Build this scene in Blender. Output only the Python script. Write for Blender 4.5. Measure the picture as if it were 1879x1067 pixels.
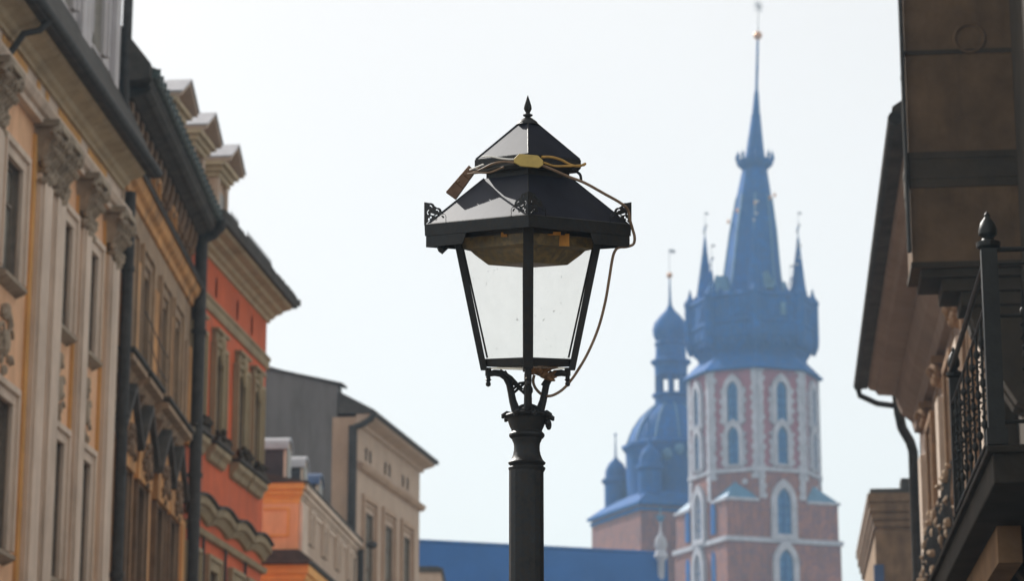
import bpy, bmesh, math, random
from mathutils import Vector, Matrix
from math import sin, cos, pi, radians as RAD, sqrt, atan2
random.seed(7)
for _o in list(bpy.data.objects): bpy.data.objects.remove(_o)
SC = bpy.context.scene; COL = SC.collection

# ------------------------------------------------------------------ camera
cam = bpy.data.cameras.new('camera'); camo = bpy.data.objects.new('camera', cam); COL.objects.link(camo)
cam.sensor_width = 36.0; cam.lens = 89.86; cam.clip_start = 0.1; cam.clip_end = 3000
camo.location = (0, 0, 1.6); camo.rotation_euler = (RAD(90 + 13.397), 0, 0)
cam.dof.use_dof = True; cam.dof.focus_distance = 9.25; cam.dof.aperture_fstop = 5.4
SC.camera = camo
# ------------------------------------------------------------------ sky and sun
SUN_EL, SUN_AZ = 38.0, 55.0          # azimuth: degrees from the left (-X) towards straight ahead (+Y)
SUN_POWER, SKY_STRENGTH, VEIL, EXPOSURE = 4.8, 0.045, 0.62, 0.30
sdir = Vector((-cos(RAD(SUN_AZ)) * cos(RAD(SUN_EL)), sin(RAD(SUN_AZ)) * cos(RAD(SUN_EL)), sin(RAD(SUN_EL))))
w = bpy.data.worlds.new('World'); SC.world = w; w.use_nodes = True
nt = w.node_tree; nt.nodes.clear()
out = nt.nodes.new('ShaderNodeOutputWorld'); add = nt.nodes.new('ShaderNodeAddShader')
bg = nt.nodes.new('ShaderNodeBackground'); bg2 = nt.nodes.new('ShaderNodeBackground')
sky = nt.nodes.new('ShaderNodeTexSky'); sky.sky_type = 'NISHITA'; sky.sun_disc = False
sky.sun_elevation = RAD(SUN_EL); sky.sun_rotation = atan2(sdir.x, sdir.y)
sky.air_density = 1.0; sky.dust_density = 1.5; sky.ozone_density = 1.0
bg.inputs['Strength'].default_value = SKY_STRENGTH
bg2.inputs['Color'].default_value = (1.0, 0.90, 0.745, 1)         # thin bright cloud veil over the whole sky
bg2.inputs['Strength'].default_value = VEIL
tcw = nt.nodes.new('ShaderNodeTexCoord'); nzw = nt.nodes.new('ShaderNodeTexNoise'); mrw = nt.nodes.new('ShaderNodeMapRange')
nzw.inputs['Scale'].default_value = 3.0; nzw.inputs['Detail'].default_value = 5; mrw.inputs[1].default_value = 0.3; mrw.inputs[2].default_value = 0.7
mrw.inputs[3].default_value = VEIL * 0.97; mrw.inputs[4].default_value = VEIL * 1.03        # very faint cloud structure
nt.links.new(tcw.outputs['Generated'], nzw.inputs['Vector']); nt.links.new(nzw.outputs[0], mrw.inputs[0]); nt.links.new(mrw.outputs[0], bg2.inputs['Strength'])
nt.links.new(sky.outputs[0], bg.inputs[0]); nt.links.new(bg.outputs[0], add.inputs[0])
nt.links.new(bg2.outputs[0], add.inputs[1]); nt.links.new(add.outputs[0], out.inputs[0])
sl = bpy.data.lights.new('sun', 'SUN'); sl.energy = SUN_POWER; sl.angle = RAD(0.5); sl.color = (1.0, 0.965, 0.91)
slo = bpy.data.objects.new('sun', sl); COL.objects.link(slo)
slo.rotation_euler = sdir.to_track_quat('Z', 'Y').to_euler(); slo.location = (-20, 20, 60)
SC.view_settings.view_transform = 'Standard'; SC.view_settings.look = 'None'
SC.view_settings.exposure = EXPOSURE; SC.view_settings.gamma = 1.0; SC.view_settings.use_curve_mapping = False
SC.render.engine = 'CYCLES'
SC.cycles.use_denoising = True
SC.cycles.max_bounces = 8; SC.cycles.diffuse_bounces = 3; SC.cycles.glossy_bounces = 3
SC.cycles.transmission_bounces = 6; SC.cycles.transparent_max_bounces = 12; SC.cycles.volume_bounces = 0
SC.cycles.caustics_reflective = False; SC.cycles.caustics_refractive = False

# ------------------------------------------------------------------ materials
def mat(name, color, rough=0.85, var=0.18, scale=1.2, dirt=0.0, dirtcol=(0.05, 0.045, 0.04), bump=0.15, bscale=40.0,
        metallic=0.0, spec=0.3, var2=None, streak=1.0, detail=6):
    """weathered procedural surface: two noises vary the colour, stretched noise lays stains over it, fine bump"""
    m = bpy.data.materials.new(name); m.use_nodes = True
    t = m.node_tree; N = t.nodes; L = t.links
    b = N['Principled BSDF']
    tc = N.new('ShaderNodeTexCoord'); mp = N.new('ShaderNodeMapping'); mp.inputs['Scale'].default_value = (1, 1, 1 / streak)
    L.new(tc.outputs['Object'], mp.inputs[0])
    n1 = N.new('ShaderNodeTexNoise'); n1.inputs['Scale'].default_value = scale; n1.inputs['Detail'].default_value = detail
    n1.inputs['Roughness'].default_value = 0.65
    L.new(mp.outputs[0], n1.inputs['Vector'])
    r1 = N.new('ShaderNodeMapRange'); r1.inputs[1].default_value = 0.3; r1.inputs[2].default_value = 0.7
    r1.inputs[3].default_value = 1 - var; r1.inputs[4].default_value = 1 + var
    L.new(n1.outputs[0], r1.inputs[0])
    mul = N.new('ShaderNodeVectorMath'); mul.operation = 'SCALE'
    mul.inputs[0].default_value = color
    L.new(r1.outputs[0], mul.inputs['Scale'])
    last = mul.outputs[0]
    if var2 is not None:
        n3 = N.new('ShaderNodeTexNoise'); n3.inputs['Scale'].default_value = scale * 4.3; n3.inputs['Detail'].default_value = 4
        L.new(tc.outputs['Object'], n3.inputs['Vector'])
        r3 = N.new('ShaderNodeMapRange'); r3.inputs[1].default_value = 0.42; r3.inputs[2].default_value = 0.62
        L.new(n3.outputs[0], r3.inputs[0])
        mx = N.new('ShaderNodeMix'); mx.data_type = 'RGBA'; mx.inputs['B'].default_value = (*var2, 1)
        L.new(r3.outputs[0], mx.inputs['Factor']); L.new(last, mx.inputs['A']); last = mx.outputs['Result']
    if dirt > 0:
        mp2 = N.new('ShaderNodeMapping'); mp2.inputs['Scale'].default_value = (1.6, 1.6, 0.28); mp2.inputs['Location'].default_value = (3.1, 1.7, 5.3)
        L.new(tc.outputs['Object'], mp2.inputs[0])
        n2 = N.new('ShaderNodeTexNoise'); n2.inputs['Scale'].default_value = 1.7; n2.inputs['Detail'].default_value = 8
        n2.inputs['Roughness'].default_value = 0.7
        L.new(mp2.outputs[0], n2.inputs['Vector'])
        r2 = N.new('ShaderNodeMapRange'); r2.inputs[1].default_value = 0.46; r2.inputs[2].default_value = 0.72; r2.inputs[4].default_value = dirt
        L.new(n2.outputs[0], r2.inputs[0])
        mx2 = N.new('ShaderNodeMix'); mx2.data_type = 'RGBA'; mx2.inputs['B'].default_value = (*dirtcol, 1)
        L.new(r2.outputs[0], mx2.inputs['Factor']); L.new(last, mx2.inputs['A']); last = mx2.outputs['Result']
    L.new(last, b.inputs['Base Color'])
    b.inputs['Roughness'].default_value = rough; b.inputs['Metallic'].default_value = metallic
    b.inputs['Specular IOR Level'].default_value = spec
    if bump > 0:
        nb = N.new('ShaderNodeTexNoise'); nb.inputs['Scale'].default_value = bscale; nb.inputs['Detail'].default_value = 5
        L.new(tc.outputs['Object'], nb.inputs['Vector'])
        bp = N.new('ShaderNodeBump'); bp.inputs['Strength'].default_value = bump; bp.inputs['Distance'].default_value = 0.01
        L.new(nb.outputs[0], bp.inputs['Height']); L.new(bp.outputs[0], b.inputs['Normal'])
    return m

M = {}
M['cream'] = mat('cream_stucco', (0.67, 0.545, 0.445), dirt=0.45, dirtcol=(0.20, 0.155, 0.11), var=0.12)
M['cornice'] = mat('old_cornice_stucco', (0.46, 0.37, 0.245), dirt=0.5, dirtcol=(0.19, 0.145, 0.09), var=0.15)
M['peach'] = mat('peach_stucco', (0.82, 0.50, 0.30), dirt=0.5, dirtcol=(0.42, 0.22, 0.11), var=0.12)
M['yellow'] = mat('ochre_yellow_stucco', (0.66, 0.36, 0.12), dirt=0.35, dirtcol=(0.32, 0.17, 0.08))
M['ornament'] = mat('grimy_stone_ornament', (0.37, 0.30, 0.225), dirt=0.7, dirtcol=(0.08, 0.065, 0.05), scale=5, var=0.3)
M['attic'] = mat('lavender_white_stucco', (0.56, 0.54, 0.56), dirt=0.3, dirtcol=(0.33, 0.27, 0.24), var=0.1)
M['oldochre'] = mat('grimy_ochre_stucco', (0.56, 0.29, 0.11), dirt=0.8, dirtcol=(0.13, 0.085, 0.055), scale=2, var=0.3, streak=3)
M['greystone'] = mat('grimy_grey_stucco', (0.34, 0.235, 0.15), dirt=0.7, dirtcol=(0.11, 0.085, 0.065), scale=2, var=0.25)
M['brownstone'] = mat('sooty_brown_stucco', (0.20, 0.13, 0.08), dirt=0.6, dirtcol=(0.06, 0.045, 0.035), scale=3, var=0.3)
M['red'] = mat('vermilion_stucco', (0.60, 0.125, 0.045), dirt=0.6, dirtcol=(0.34, 0.105, 0.06), var=0.2, scale=0.8)
M['orange'] = mat('bright_orange_stucco', (0.80, 0.42, 0.13), dirt=0.5, dirtcol=(0.66, 0.30, 0.12), var=0.12)
M['orange2'] = mat('pale_orange_stucco', (0.80, 0.46, 0.26), dirt=0.55, dirtcol=(0.58, 0.30, 0.17), var=0.12)
M['beige'] = mat('beige_stucco', (0.50, 0.385, 0.30), dirt=0.45, dirtcol=(0.34, 0.235, 0.165), var=0.1)
M['beige_trim'] = mat('beige_trim_stucco', (0.46, 0.33, 0.24), dirt=0.45, dirtcol=(0.28, 0.18, 0.12), var=0.12)
M['olive_trim'] = mat('olive_cream_trim', (0.34, 0.27, 0.17), dirt=0.5, dirtcol=(0.16, 0.12, 0.075), var=0.15)
M['firewall'] = mat('grey_render', (0.17, 0.165, 0.165), dirt=0.6, dirtcol=(0.10, 0.095, 0.09), scale=0.7, var=0.2, streak=3)
M['slate'] = mat('dark_roof_slate', (0.080, 0.073, 0.066), rough=0.8, spec=0.12, scale=3, var=0.35, bump=0.4, bscale=9)
M['copper'] = mat('patina_gutter_metal', (0.07, 0.10, 0.095), rough=0.55, scale=4, var=0.4, var2=(0.03, 0.035, 0.035))
M['darkmetal'] = mat('dark_painted_metal', (0.062, 0.060, 0.058), spec=0.12, rough=0.7, scale=6, var=0.3, bump=0.1)
M['zinc'] = mat('pale_zinc_sheet', (0.62, 0.62, 0.64), rough=0.35, metallic=0.5, scale=2, var=0.15, bump=0.08, bscale=6)
M['hoodzinc'] = mat('dull_zinc_hood', (0.36, 0.36, 0.39), rough=0.45, metallic=0.3, scale=2, var=0.2, bump=0.08, bscale=6)
M['bluezinc'] = mat('blue_painted_sheet', (0.06, 0.10, 0.20), rough=0.4, scale=2, var=0.2)
M['frame'] = mat('weathered_window_frame', (0.20, 0.165, 0.13), rough=0.7, scale=8, var=0.25)
M['whiteframe'] = mat('pale_window_frame', (0.42, 0.40, 0.37), rough=0.6, scale=8, var=0.15)
M['glass'] = mat('dusty_window_glass', (0.24, 0.225, 0.195), rough=0.4, spec=0.35, scale=0.8, var=0.45, bump=0.05, bscale=3)
M['blueglass'] = mat('blue_leaded_glass', (0.02, 0.13, 0.32), rough=0.3, spec=0.5, scale=1.5, var=0.35, bump=0.1, bscale=4)
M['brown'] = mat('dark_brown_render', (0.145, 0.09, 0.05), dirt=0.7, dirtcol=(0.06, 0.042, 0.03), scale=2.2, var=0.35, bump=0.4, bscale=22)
M['darkbrown'] = mat('deep_dark_brown', (0.060, 0.045, 0.031), scale=1.5, var=0.35)  # one deep brown with random mottling
M['blackstone'] = mat('near_black_stone', (0.032, 0.026, 0.020), scale=3, var=0.4, bump=0.3)  # balcony slab stone, near black all over
M['tan'] = mat('tan_painted_beam', (0.30, 0.18, 0.10), dirt=0.5, dirtcol=(0.10, 0.06, 0.04), scale=4, var=0.25)
M['soffit'] = mat('pinkish_soffit_stucco', (0.36, 0.27, 0.22), dirt=0.5, dirtcol=(0.24, 0.165, 0.125), scale=1.0, var=0.12)
M['iron'] = mat('black_wrought_iron', (0.018, 0.018, 0.017), rough=0.45, spec=0.3, scale=10, var=0.3, bump=0.2, bscale=60)
M['brick'] = mat('old_red_brick', (0.30, 0.12, 0.08), dirt=0.75, dirtcol=(0.085, 0.06, 0.075), scale=0.6, var=0.3, var2=(0.22, 0.10, 0.10), bump=0.3, bscale=8)
M['pinkbrick'] = mat('pinkish_brick', (0.32, 0.125, 0.155), dirt=0.55, dirtcol=(0.20, 0.11, 0.16), scale=0.8, var=0.2, bump=0.3, bscale=8)
M['limestone'] = mat('pale_limestone', (0.44, 0.45, 0.51), dirt=0.5, dirtcol=(0.24, 0.25, 0.32), scale=1.3, var=0.2)
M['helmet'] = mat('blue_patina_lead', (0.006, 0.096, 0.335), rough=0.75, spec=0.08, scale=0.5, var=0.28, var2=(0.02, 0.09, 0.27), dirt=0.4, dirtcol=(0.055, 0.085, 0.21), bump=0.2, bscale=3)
M['patina'] = mat('pale_copper_patina', (0.085, 0.20, 0.33), rough=0.6, scale=1.0, var=0.25)
M['gold'] = mat('tarnished_gilding', (0.55, 0.28, 0.13), rough=0.4, metallic=0.6, scale=3, var=0.2, bump=0)
M['paleiron'] = mat('pale_grey_finial', (0.42, 0.42, 0.44), rough=0.6, bump=0)
M['farroof'] = mat('blue_slate_roof', (0.012, 0.080, 0.27), rough=0.8, spec=0.08, scale=0.35, var=0.16, streak=2, bump=0.2, bscale=3)
M['lampblack'] = mat('satin_black_lamp_paint', (0.016, 0.018, 0.021), rough=0.45, spec=0.22, scale=14, var=0.4, var2=(0.022, 0.019, 0.017), dirt=0.35, dirtcol=(0.04, 0.034, 0.03), bump=0.12, bscale=70)
M['roofpaint'] = mat('dark_lamp_roof_paint', (0.016, 0.018, 0.028), rough=0.5, spec=0.17, scale=7, var=0.28, bump=0.03, bscale=10,
                     dirt=0.5, dirtcol=(0.035, 0.036, 0.04))
M['roofpaint'].node_tree.nodes['Principled BSDF'].inputs['Specular Tint'].default_value = (0.80, 0.84, 1.0, 1)  # near-black paint whose glossy reflections are tinted bluish
M['cable'] = mat('grey_brown_cable_rubber', (0.20, 0.135, 0.09), rough=0.6, scale=30, var=0.3, bump=0)
M['ochrecable'] = mat('ochre_cable', (0.40, 0.24, 0.07), rough=0.55, scale=30, var=0.25, bump=0)
M['whitewire'] = mat('white_stripped_wire', (0.8, 0.79, 0.76), rough=0.5, var=0.05, bump=0)
M['connector'] = mat('yellowed_plastic', (0.50, 0.37, 0.12), rough=0.5, scale=20, var=0.15, bump=0.1, bscale=120)
M['boxwood'] = mat('brown_plastic_box', (0.17, 0.10, 0.065), rough=0.6, scale=15, var=0.35, bump=0.2, bscale=90)
M['paper'] = mat('dead_leaf_brown', (0.22, 0.12, 0.06), rough=0.85, scale=25, var=0.5, bump=0.4, bscale=60)
M['amber'] = mat('amber_lamp_optic', (0.21, 0.15, 0.07), rough=0.3, spec=0.3, scale=9, var=0.5, bump=0, var2=(0.13, 0.11, 0.07))
M['amberhot'] = mat('amber_reflector_highlight', (0.60, 0.27, 0.05), rough=0.4, scale=12, var=0.35, bump=0)  # reflector colour, also used to paint orange highlights on the optic
M['asphalt'] = mat('street_cobbles', (0.16, 0.15, 0.14), scale=3, var=0.3)
M['earth'] = mat('pale_ground', (0.22, 0.20, 0.17), scale=0.3, var=0.2)
M['pave'] = mat('stone_pavement', (0.30, 0.28, 0.25), scale=2, var=0.2)
M['darkpanel'] = mat('dark_dormer_cheek', (0.05, 0.052, 0.06), rough=0.5, scale=3, var=0.3)

def glass_pane_mat(name, tint, cover):
    m = bpy.data.materials.new(name); m.use_nodes = True; t = m.node_tree; N = t.nodes; L = t.links
    N.clear(); o = N.new('ShaderNodeOutputMaterial'); mix = N.new('ShaderNodeMixShader')
    tr = N.new('ShaderNodeBsdfTransparent'); tr.inputs[0].default_value = (*tint, 1)
    pr = N.new('ShaderNodeBsdfPrincipled'); pr.inputs['Base Color'].default_value = (0.42, 0.40, 0.36, 1); pr.inputs['Roughness'].default_value = 0.3
    tc = N.new('ShaderNodeTexCoord'); n = N.new('ShaderNodeTexNoise'); n.inputs['Scale'].default_value = 9; n.inputs['Detail'].default_value = 9
    n.inputs['Roughness'].default_value = 0.75
    r = N.new('ShaderNodeMapRange'); r.inputs[1].default_value = 0.35; r.inputs[2].default_value = 0.8
    r.inputs[3].default_value = cover * 0.4; r.inputs[4].default_value = cover * 2.2
    n2 = N.new('ShaderNodeTexNoise'); n2.inputs['Scale'].default_value = 38; n2.inputs['Detail'].default_value = 3
    r2 = N.new('ShaderNodeMapRange'); r2.inputs[1].default_value = 0.71; r2.inputs[2].default_value = 0.80; r2.inputs[4].default_value = 0.3
    ad = N.new('ShaderNodeMath'); ad.operation = 'ADD'
    L.new(tc.outputs['Object'], n.inputs['Vector']); L.new(tc.outputs['Object'], n2.inputs['Vector']); L.new(n2.outputs[0], r2.inputs[0]); L.new(n.outputs[0], r.inputs[0])
    L.new(r.outputs[0], ad.inputs[0]); L.new(r2.outputs[0], ad.inputs[1]); L.new(ad.outputs[0], mix.inputs[0])
    L.new(tr.outputs[0], mix.inputs[1]); L.new(pr.outputs[0], mix.inputs[2]); L.new(mix.outputs[0], o.inputs[0])
    return m
M['lampglass'] = glass_pane_mat('dusty_lamp_glass', (0.975, 0.968, 0.955), 0.018)
M['trayglass'] = glass_pane_mat('dirty_tray_glass', (0.85, 0.80, 0.72), 0.25)

# ------------------------------------------------------------------ mesh builder
class MB:
    """collects shapes into one mesh. Axes: s (x), d (outward distance), z. y = o*d, so facades on either side of the street share code"""
    def __init__(q, o=1): q.v = []; q.f = []; q.o = o; q.sh = 0.0
    def add(q, vs, fs):
        n = len(q.v); q.v += [(a, q.o * (b + q.sh), c) for a, b, c in vs]; q.f += [tuple(i + n for i in f) for f in fs]
    def box(q, a0, a1, b0, b1, c0, c1):
        q.add([(a0, b0, c0), (a1, b0, c0), (a1, b1, c0), (a0, b1, c0), (a0, b0, c1), (a1, b0, c1), (a1, b1, c1), (a0, b1, c1)],
              [(0, 3, 2, 1), (4, 5, 6, 7), (0, 1, 5, 4), (1, 2, 6, 5), (2, 3, 7, 6), (3, 0, 4, 7)])
    def frustum(q, b0, b1, z0, z1):          # two rectangles (a0,a1,d0,d1)
        f = lambda r, z: [(r[0], r[2], z), (r[1], r[2], z), (r[1], r[3], z), (r[0], r[3], z)]
        q.add(f(b0, z0) + f(b1, z1), [(0, 3, 2, 1), (4, 5, 6, 7), (0, 1, 5, 4), (1, 2, 6, 5), (2, 3, 7, 6), (3, 0, 4, 7)])
    def prism(q, prof, s0, s1):              # closed (d,z) profile drawn along s
        n = len(prof)
        q.add([(s0, d, z) for d, z in prof] + [(s1, d, z) for d, z in prof],
              [tuple(range(n)), tuple(range(2 * n - 1, n - 1, -1))] + [(i, (i + 1) % n, (i + 1) % n + n, i + n) for i in range(n)])
    def face_prism(q, pts, d0, d1):          # closed (s,z) outline given depth
        n = len(pts)
        q.add([(s, d0, z) for s, z in pts] + [(s, d1, z) for s, z in pts],
              [tuple(range(n)), tuple(range(2 * n - 1, n - 1, -1))] + [(i, (i + 1) % n, (i + 1) % n + n, i + n) for i in range(n)])
    def lathe(q, prof, n=16, c=(0, 0), ph=0.0, cap=True, dz=0.0):
        vs = []; fs = []
        for r, z in prof:
            for k in range(n):
                a = ph + 2 * pi * k / n; vs.append((c[0] + r * cos(a), c[1] + r * sin(a), z + dz))
        for i in range(len(prof) - 1):
            for k in range(n):
                fs.append((i * n + k, i * n + (k + 1) % n, (i + 1) * n + (k + 1) % n, (i + 1) * n + k))
        if cap: fs.append(tuple(range(n))[::-1]); m = (len(prof) - 1) * n; fs.append(tuple(range(m, m + n)))
        q.add(vs, fs)
    def tube(q, pts, r, n=8):
        pts = [Vector(p) for p in pts]; R = r if isinstance(r, (list, tuple)) else [r] * len(pts)
        vs = []; fs = []; up = None
        for i, p in enumerate(pts):
            t = (pts[min(i + 1, len(pts) - 1)] - pts[max(i - 1, 0)]).normalized()
            if up is None: up = t.orthogonal().normalized()
            up = (up - t * up.dot(t)).normalized(); sd = t.cross(up)
            for k in range(n):
                a = 2 * pi * k / n; vs.append(tuple(p + (up * cos(a) + sd * sin(a)) * R[i]))
        for i in range(len(pts) - 1):
            for k in range(n): fs.append((i * n + k, i * n + (k + 1) % n, (i + 1) * n + (k + 1) % n, (i + 1) * n + k))
        fs.append(tuple(range(n))[::-1]); m = (len(pts) - 1) * n; fs.append(tuple(range(m, m + n)))
        q.add(vs, fs)
    def ball(q, c, r, n=8, m=6):
        rx, ry, rz = r if isinstance(r, tuple) else (r, r, r)
        vs = [(c[0], c[1], c[2] - rz)]; fs = []
        for i in range(1, m):
            a = -pi / 2 + pi * i / m
            for k in range(n): b = 2 * pi * k / n; vs.append((c[0] + rx * cos(a) * cos(b), c[1] + ry * cos(a) * sin(b), c[2] + rz * sin(a)))
        vs.append((c[0], c[1], c[2] + rz)); T = len(vs) - 1
        for k in range(n): fs.append((0, 1 + (k + 1) % n, 1 + k)); fs.append((T, T - n + k, T - n + (k + 1) % n))
        for i in range(m - 2):
            for k in range(n): fs.append((1 + i * n + k, 1 + i * n + (k + 1) % n, 1 + (i + 1) * n + (k + 1) % n, 1 + (i + 1) * n + k))
        q.add(vs, fs)
    def mesh(q, name, m, mtx=None, smooth=False, bevel=0.0):
        me = bpy.data.meshes.new(name)
        vs = q.v if mtx is None else [tuple(mtx @ Vector(p)) for p in q.v]
        me.from_pydata(vs, [], q.f)
        bm = bmesh.new(); bm.from_mesh(me); bmesh.ops.recalc_face_normals(bm, faces=bm.faces)
        if bevel > 0:
            ed = [e for e in bm.edges if len(e.link_faces) == 2 and e.calc_face_angle(0) > 0.5]
            bmesh.ops.bevel(bm, geom=ed, offset=bevel, segments=2, profile=0.5, affect='EDGES', clamp_overlap=True)
        bm.to_mesh(me); bm.free()
        me.materials.append(M[m] if isinstance(m, str) else m)
        if smooth:
            me.shade_smooth(); me.set_sharp_from_angle(angle=RAD(38))
        return me
    def build(q, name, m, parent=None, loc=(0, 0, 0), **k):
        o = bpy.data.objects.new(name, q.mesh(name, m, **k)); COL.objects.link(o); o.location = loc; o.parent = parent
        return o

def inst(me, name, parent, loc, rot=(0, 0, 0)):
    o = bpy.data.objects.new(name, me); COL.objects.link(o); o.parent = parent; o.location = loc; o.rotation_euler = rot
    return o
def tag(o, label=None, cat=None, group=None, kind=None):
    if label: o['label'] = label
    if cat: o['category'] = cat
    if group: o['group'] = group
    if kind: o['kind'] = kind
    return o
def empty(name, loc, rz=0.0, label=None, cat=None, group=None):
    o = bpy.data.objects.new(name, None); COL.objects.link(o); o.location = loc; o.rotation_euler = (0, 0, rz)
    o.empty_display_size = 0.2
    return tag(o, label, cat, group)
def facade_root(name, A, tn, label):         # local x runs along the street, away from the camera
    return empty(name, (A[0], A[1], 0), pi / 2 - math.atan(tn), label, 'building')
def arc(cx, cy, r, a0, a1, n=8):
    return [(cx + r * cos(RAD(a0 + (a1 - a0) * i / n)), cy + r * sin(RAD(a0 + (a1 - a0) * i / n))) for i in range(n + 1)]

def wall(mb, s0, s1, z0, z1, ops, t=0.32):
    """front skin of a facade with real openings and reveals; ops = [(a0,a1,c0,c1)]"""
    xs = sorted({s0, s1, *[v for o in ops for v in o[:2] if s0 < v < s1]}); zs = sorted({z0, z1, *[v for o in ops for v in o[2:] if z0 < v < z1]})
    for i in range(len(xs) - 1):
        for j in range(len(zs) - 1):
            cx, cz = (xs[i] + xs[i + 1]) / 2, (zs[j] + zs[j + 1]) / 2
            if any(a < cx < b and c < cz < d for a, b, c, d in ops): continue
            mb.add([(xs[i], 0, zs[j]), (xs[i + 1], 0, zs[j]), (xs[i + 1], 0, zs[j + 1]), (xs[i], 0, zs[j + 1])], [(0, 1, 2, 3)])
def body(mb, s0, s1, z0, z1, depth, t=0.32):
    mb.box(s0, s1, -depth, -t, z0, z1)
    mb.add([(s0, 0, z0), (s0, -t, z0), (s0, -t, z1), (s0, 0, z1)], [(0, 1, 2, 3)])
    mb.add([(s1, 0, z0), (s1, -t, z0), (s1, -t, z1), (s1, 0, z1)], [(0, 1, 2, 3)])
    mb.add([(s0, 0, z1), (s0, -t, z1), (s1, -t, z1), (s1, 0, z1)], [(0, 1, 2, 3)])

_wc = {}
def window(parent, o, s, z, wd, h, fm='frame', gm='glass', cols=2, rows=3, depth=0.075, sill=None, surround=None, sur_w=0.16, sur_d=0.07,
           head=None, glassname='pane'):
    """casement with its own frame, glazing bars, panes, sill and moulded surround; s is the middle of the opening"""
    key = (o, wd, h, fm, gm, cols, rows, depth, sill, surround, sur_w, sur_d, head)
    if key not in _wc:
        f = MB(o); t = 0.06; d0, d1 = -depth - 0.06, -depth; a = wd / 2
        for x0, x1, c0, c1 in ((-a, -a + .004, 0, h), (a - .004, a, 0, h), (-a + .004, a - .004, 0, .004), (-a + .004, a - .004, h - .004, h)): f.box(x0, x1, -.34, -.001, c0, c1)
        f.box(-a, -a + t, d0, d1, 0, h); f.box(a - t, a, d0, d1, 0, h)
        f.box(-a + t, a - t, d0, d1, 0, t); f.box(-a + t, a - t, d0, d1, h - t, h)
        for i in range(1, cols): x = -a + wd * i / cols; f.box(x - 0.035, x + 0.035, d0, d1 + 0.012, t, h - t)
        zz = [t] + [h * (0.36 + 0.36 * i) if rows == 3 else h * 0.66 for i in range(rows - 1)] + [h - t]
        for i in range(1, rows):
            for c in range(cols):
                x0 = -a + wd * c / cols + (t if c == 0 else 0.035); x1 = -a + wd * (c + 1) / cols - (t if c == cols - 1 else 0.035)
                f.box(x0, x1, d0, d1 + 0.004, zz[i] - 0.025, zz[i] + 0.025)
        pn = []
        for c in range(cols):
            for r in range(rows):
                p = MB(o); x0 = -a + wd * c / cols + 0.035; x1 = -a + wd * (c + 1) / cols - 0.035
                p.box(x0, x1, d0 + 0.012, d0 + 0.022, zz[r] + 0.0, zz[r + 1]); pn.append(p.mesh('pane', gm))
        sm = None
        if sill:
            q = MB(o); q.prism([(-0.12, -0.02), (0.16, -0.06), (0.16, -0.12), (0.09, -0.16), (0, -0.2), (-0.12, -0.2)], -a - 0.14, a + 0.14); sm = q.mesh('sill', sill)
        um = None
        if surround:
            q = MB(o); b = a + sur_w
            for x0, x1, c0, c1 in ((-b, -a, 0, h), (a, b, 0, h), (-b, b, h, h + sur_w)):
                q.box(x0, x1, 0, sur_d, c0, c1)
            for x0, x1, c0, c1 in ((-b - 0.04, -b + 0.04, 0, h + sur_w - .05), (b - 0.04, b + 0.04, 0, h + sur_w - .05), (-b - 0.04, b + 0.04, h + sur_w - 0.05, h + sur_w + 0.05)):
                q.box(x0, x1, 0, sur_d + 0.05, c0, c1)
            um = q.mesh('surround', surround, bevel=0.012)
        _wc[key] = (f.mesh('window', fm), pn, sm, um)
    fmesh, pn, sm, um = _wc[key]
    wo = inst(fmesh, 'window', parent, (s, 0, z))
    for p in pn: inst(p, glassname, wo, (0, 0, 0))
    if sm: inst(sm, 'sill', wo, (0, 0, 0))
    if um: inst(um, 'surround', wo, (0, 0, 0))
    return wo

def scroll_ornament(o, wd, h, seed, blob=14):
    """raised stucco cartouche: an oval shield, curling scroll ribs and leaf lumps"""
    rn = random.Random(seed); q = MB(o)
    q.ball((0, 0.02, 0), (wd * .16, .09, h * .2), 10, 6)
    for sg in (-1, 1):
        for (cx, cz, r0) in ((.24, .12, .17), (.34, -.22, .14), (.14, .34, .13)):
            pts = []
            for i in range(16):
                a = i / 15 * 4.6 + rn.uniform(-.3, .3) * 0.1; r = wd * r0 * (1 - i / 20)
                pts.append((sg * (wd * cx + r * cos(a)), 0.045, h * cz + r * sin(a)))
            q.tube(pts, [wd * .03 * (1 - i / 30) for i in range(16)], 5)
    for i in range(blob):
        a = rn.uniform(0, 2 * pi); rr = rn.uniform(.2, .48)
        q.ball((wd * rr * cos(a), 0.02, h * rr * sin(a)), (wd * rn.uniform(.03, .07), rn.uniform(.03, .08), h * rn.uniform(.05, .1)), 6, 4)
    q.ball((0, 0.03, h * .45), (wd * .1, .07, h * .1), 8, 5)
    return q
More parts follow.
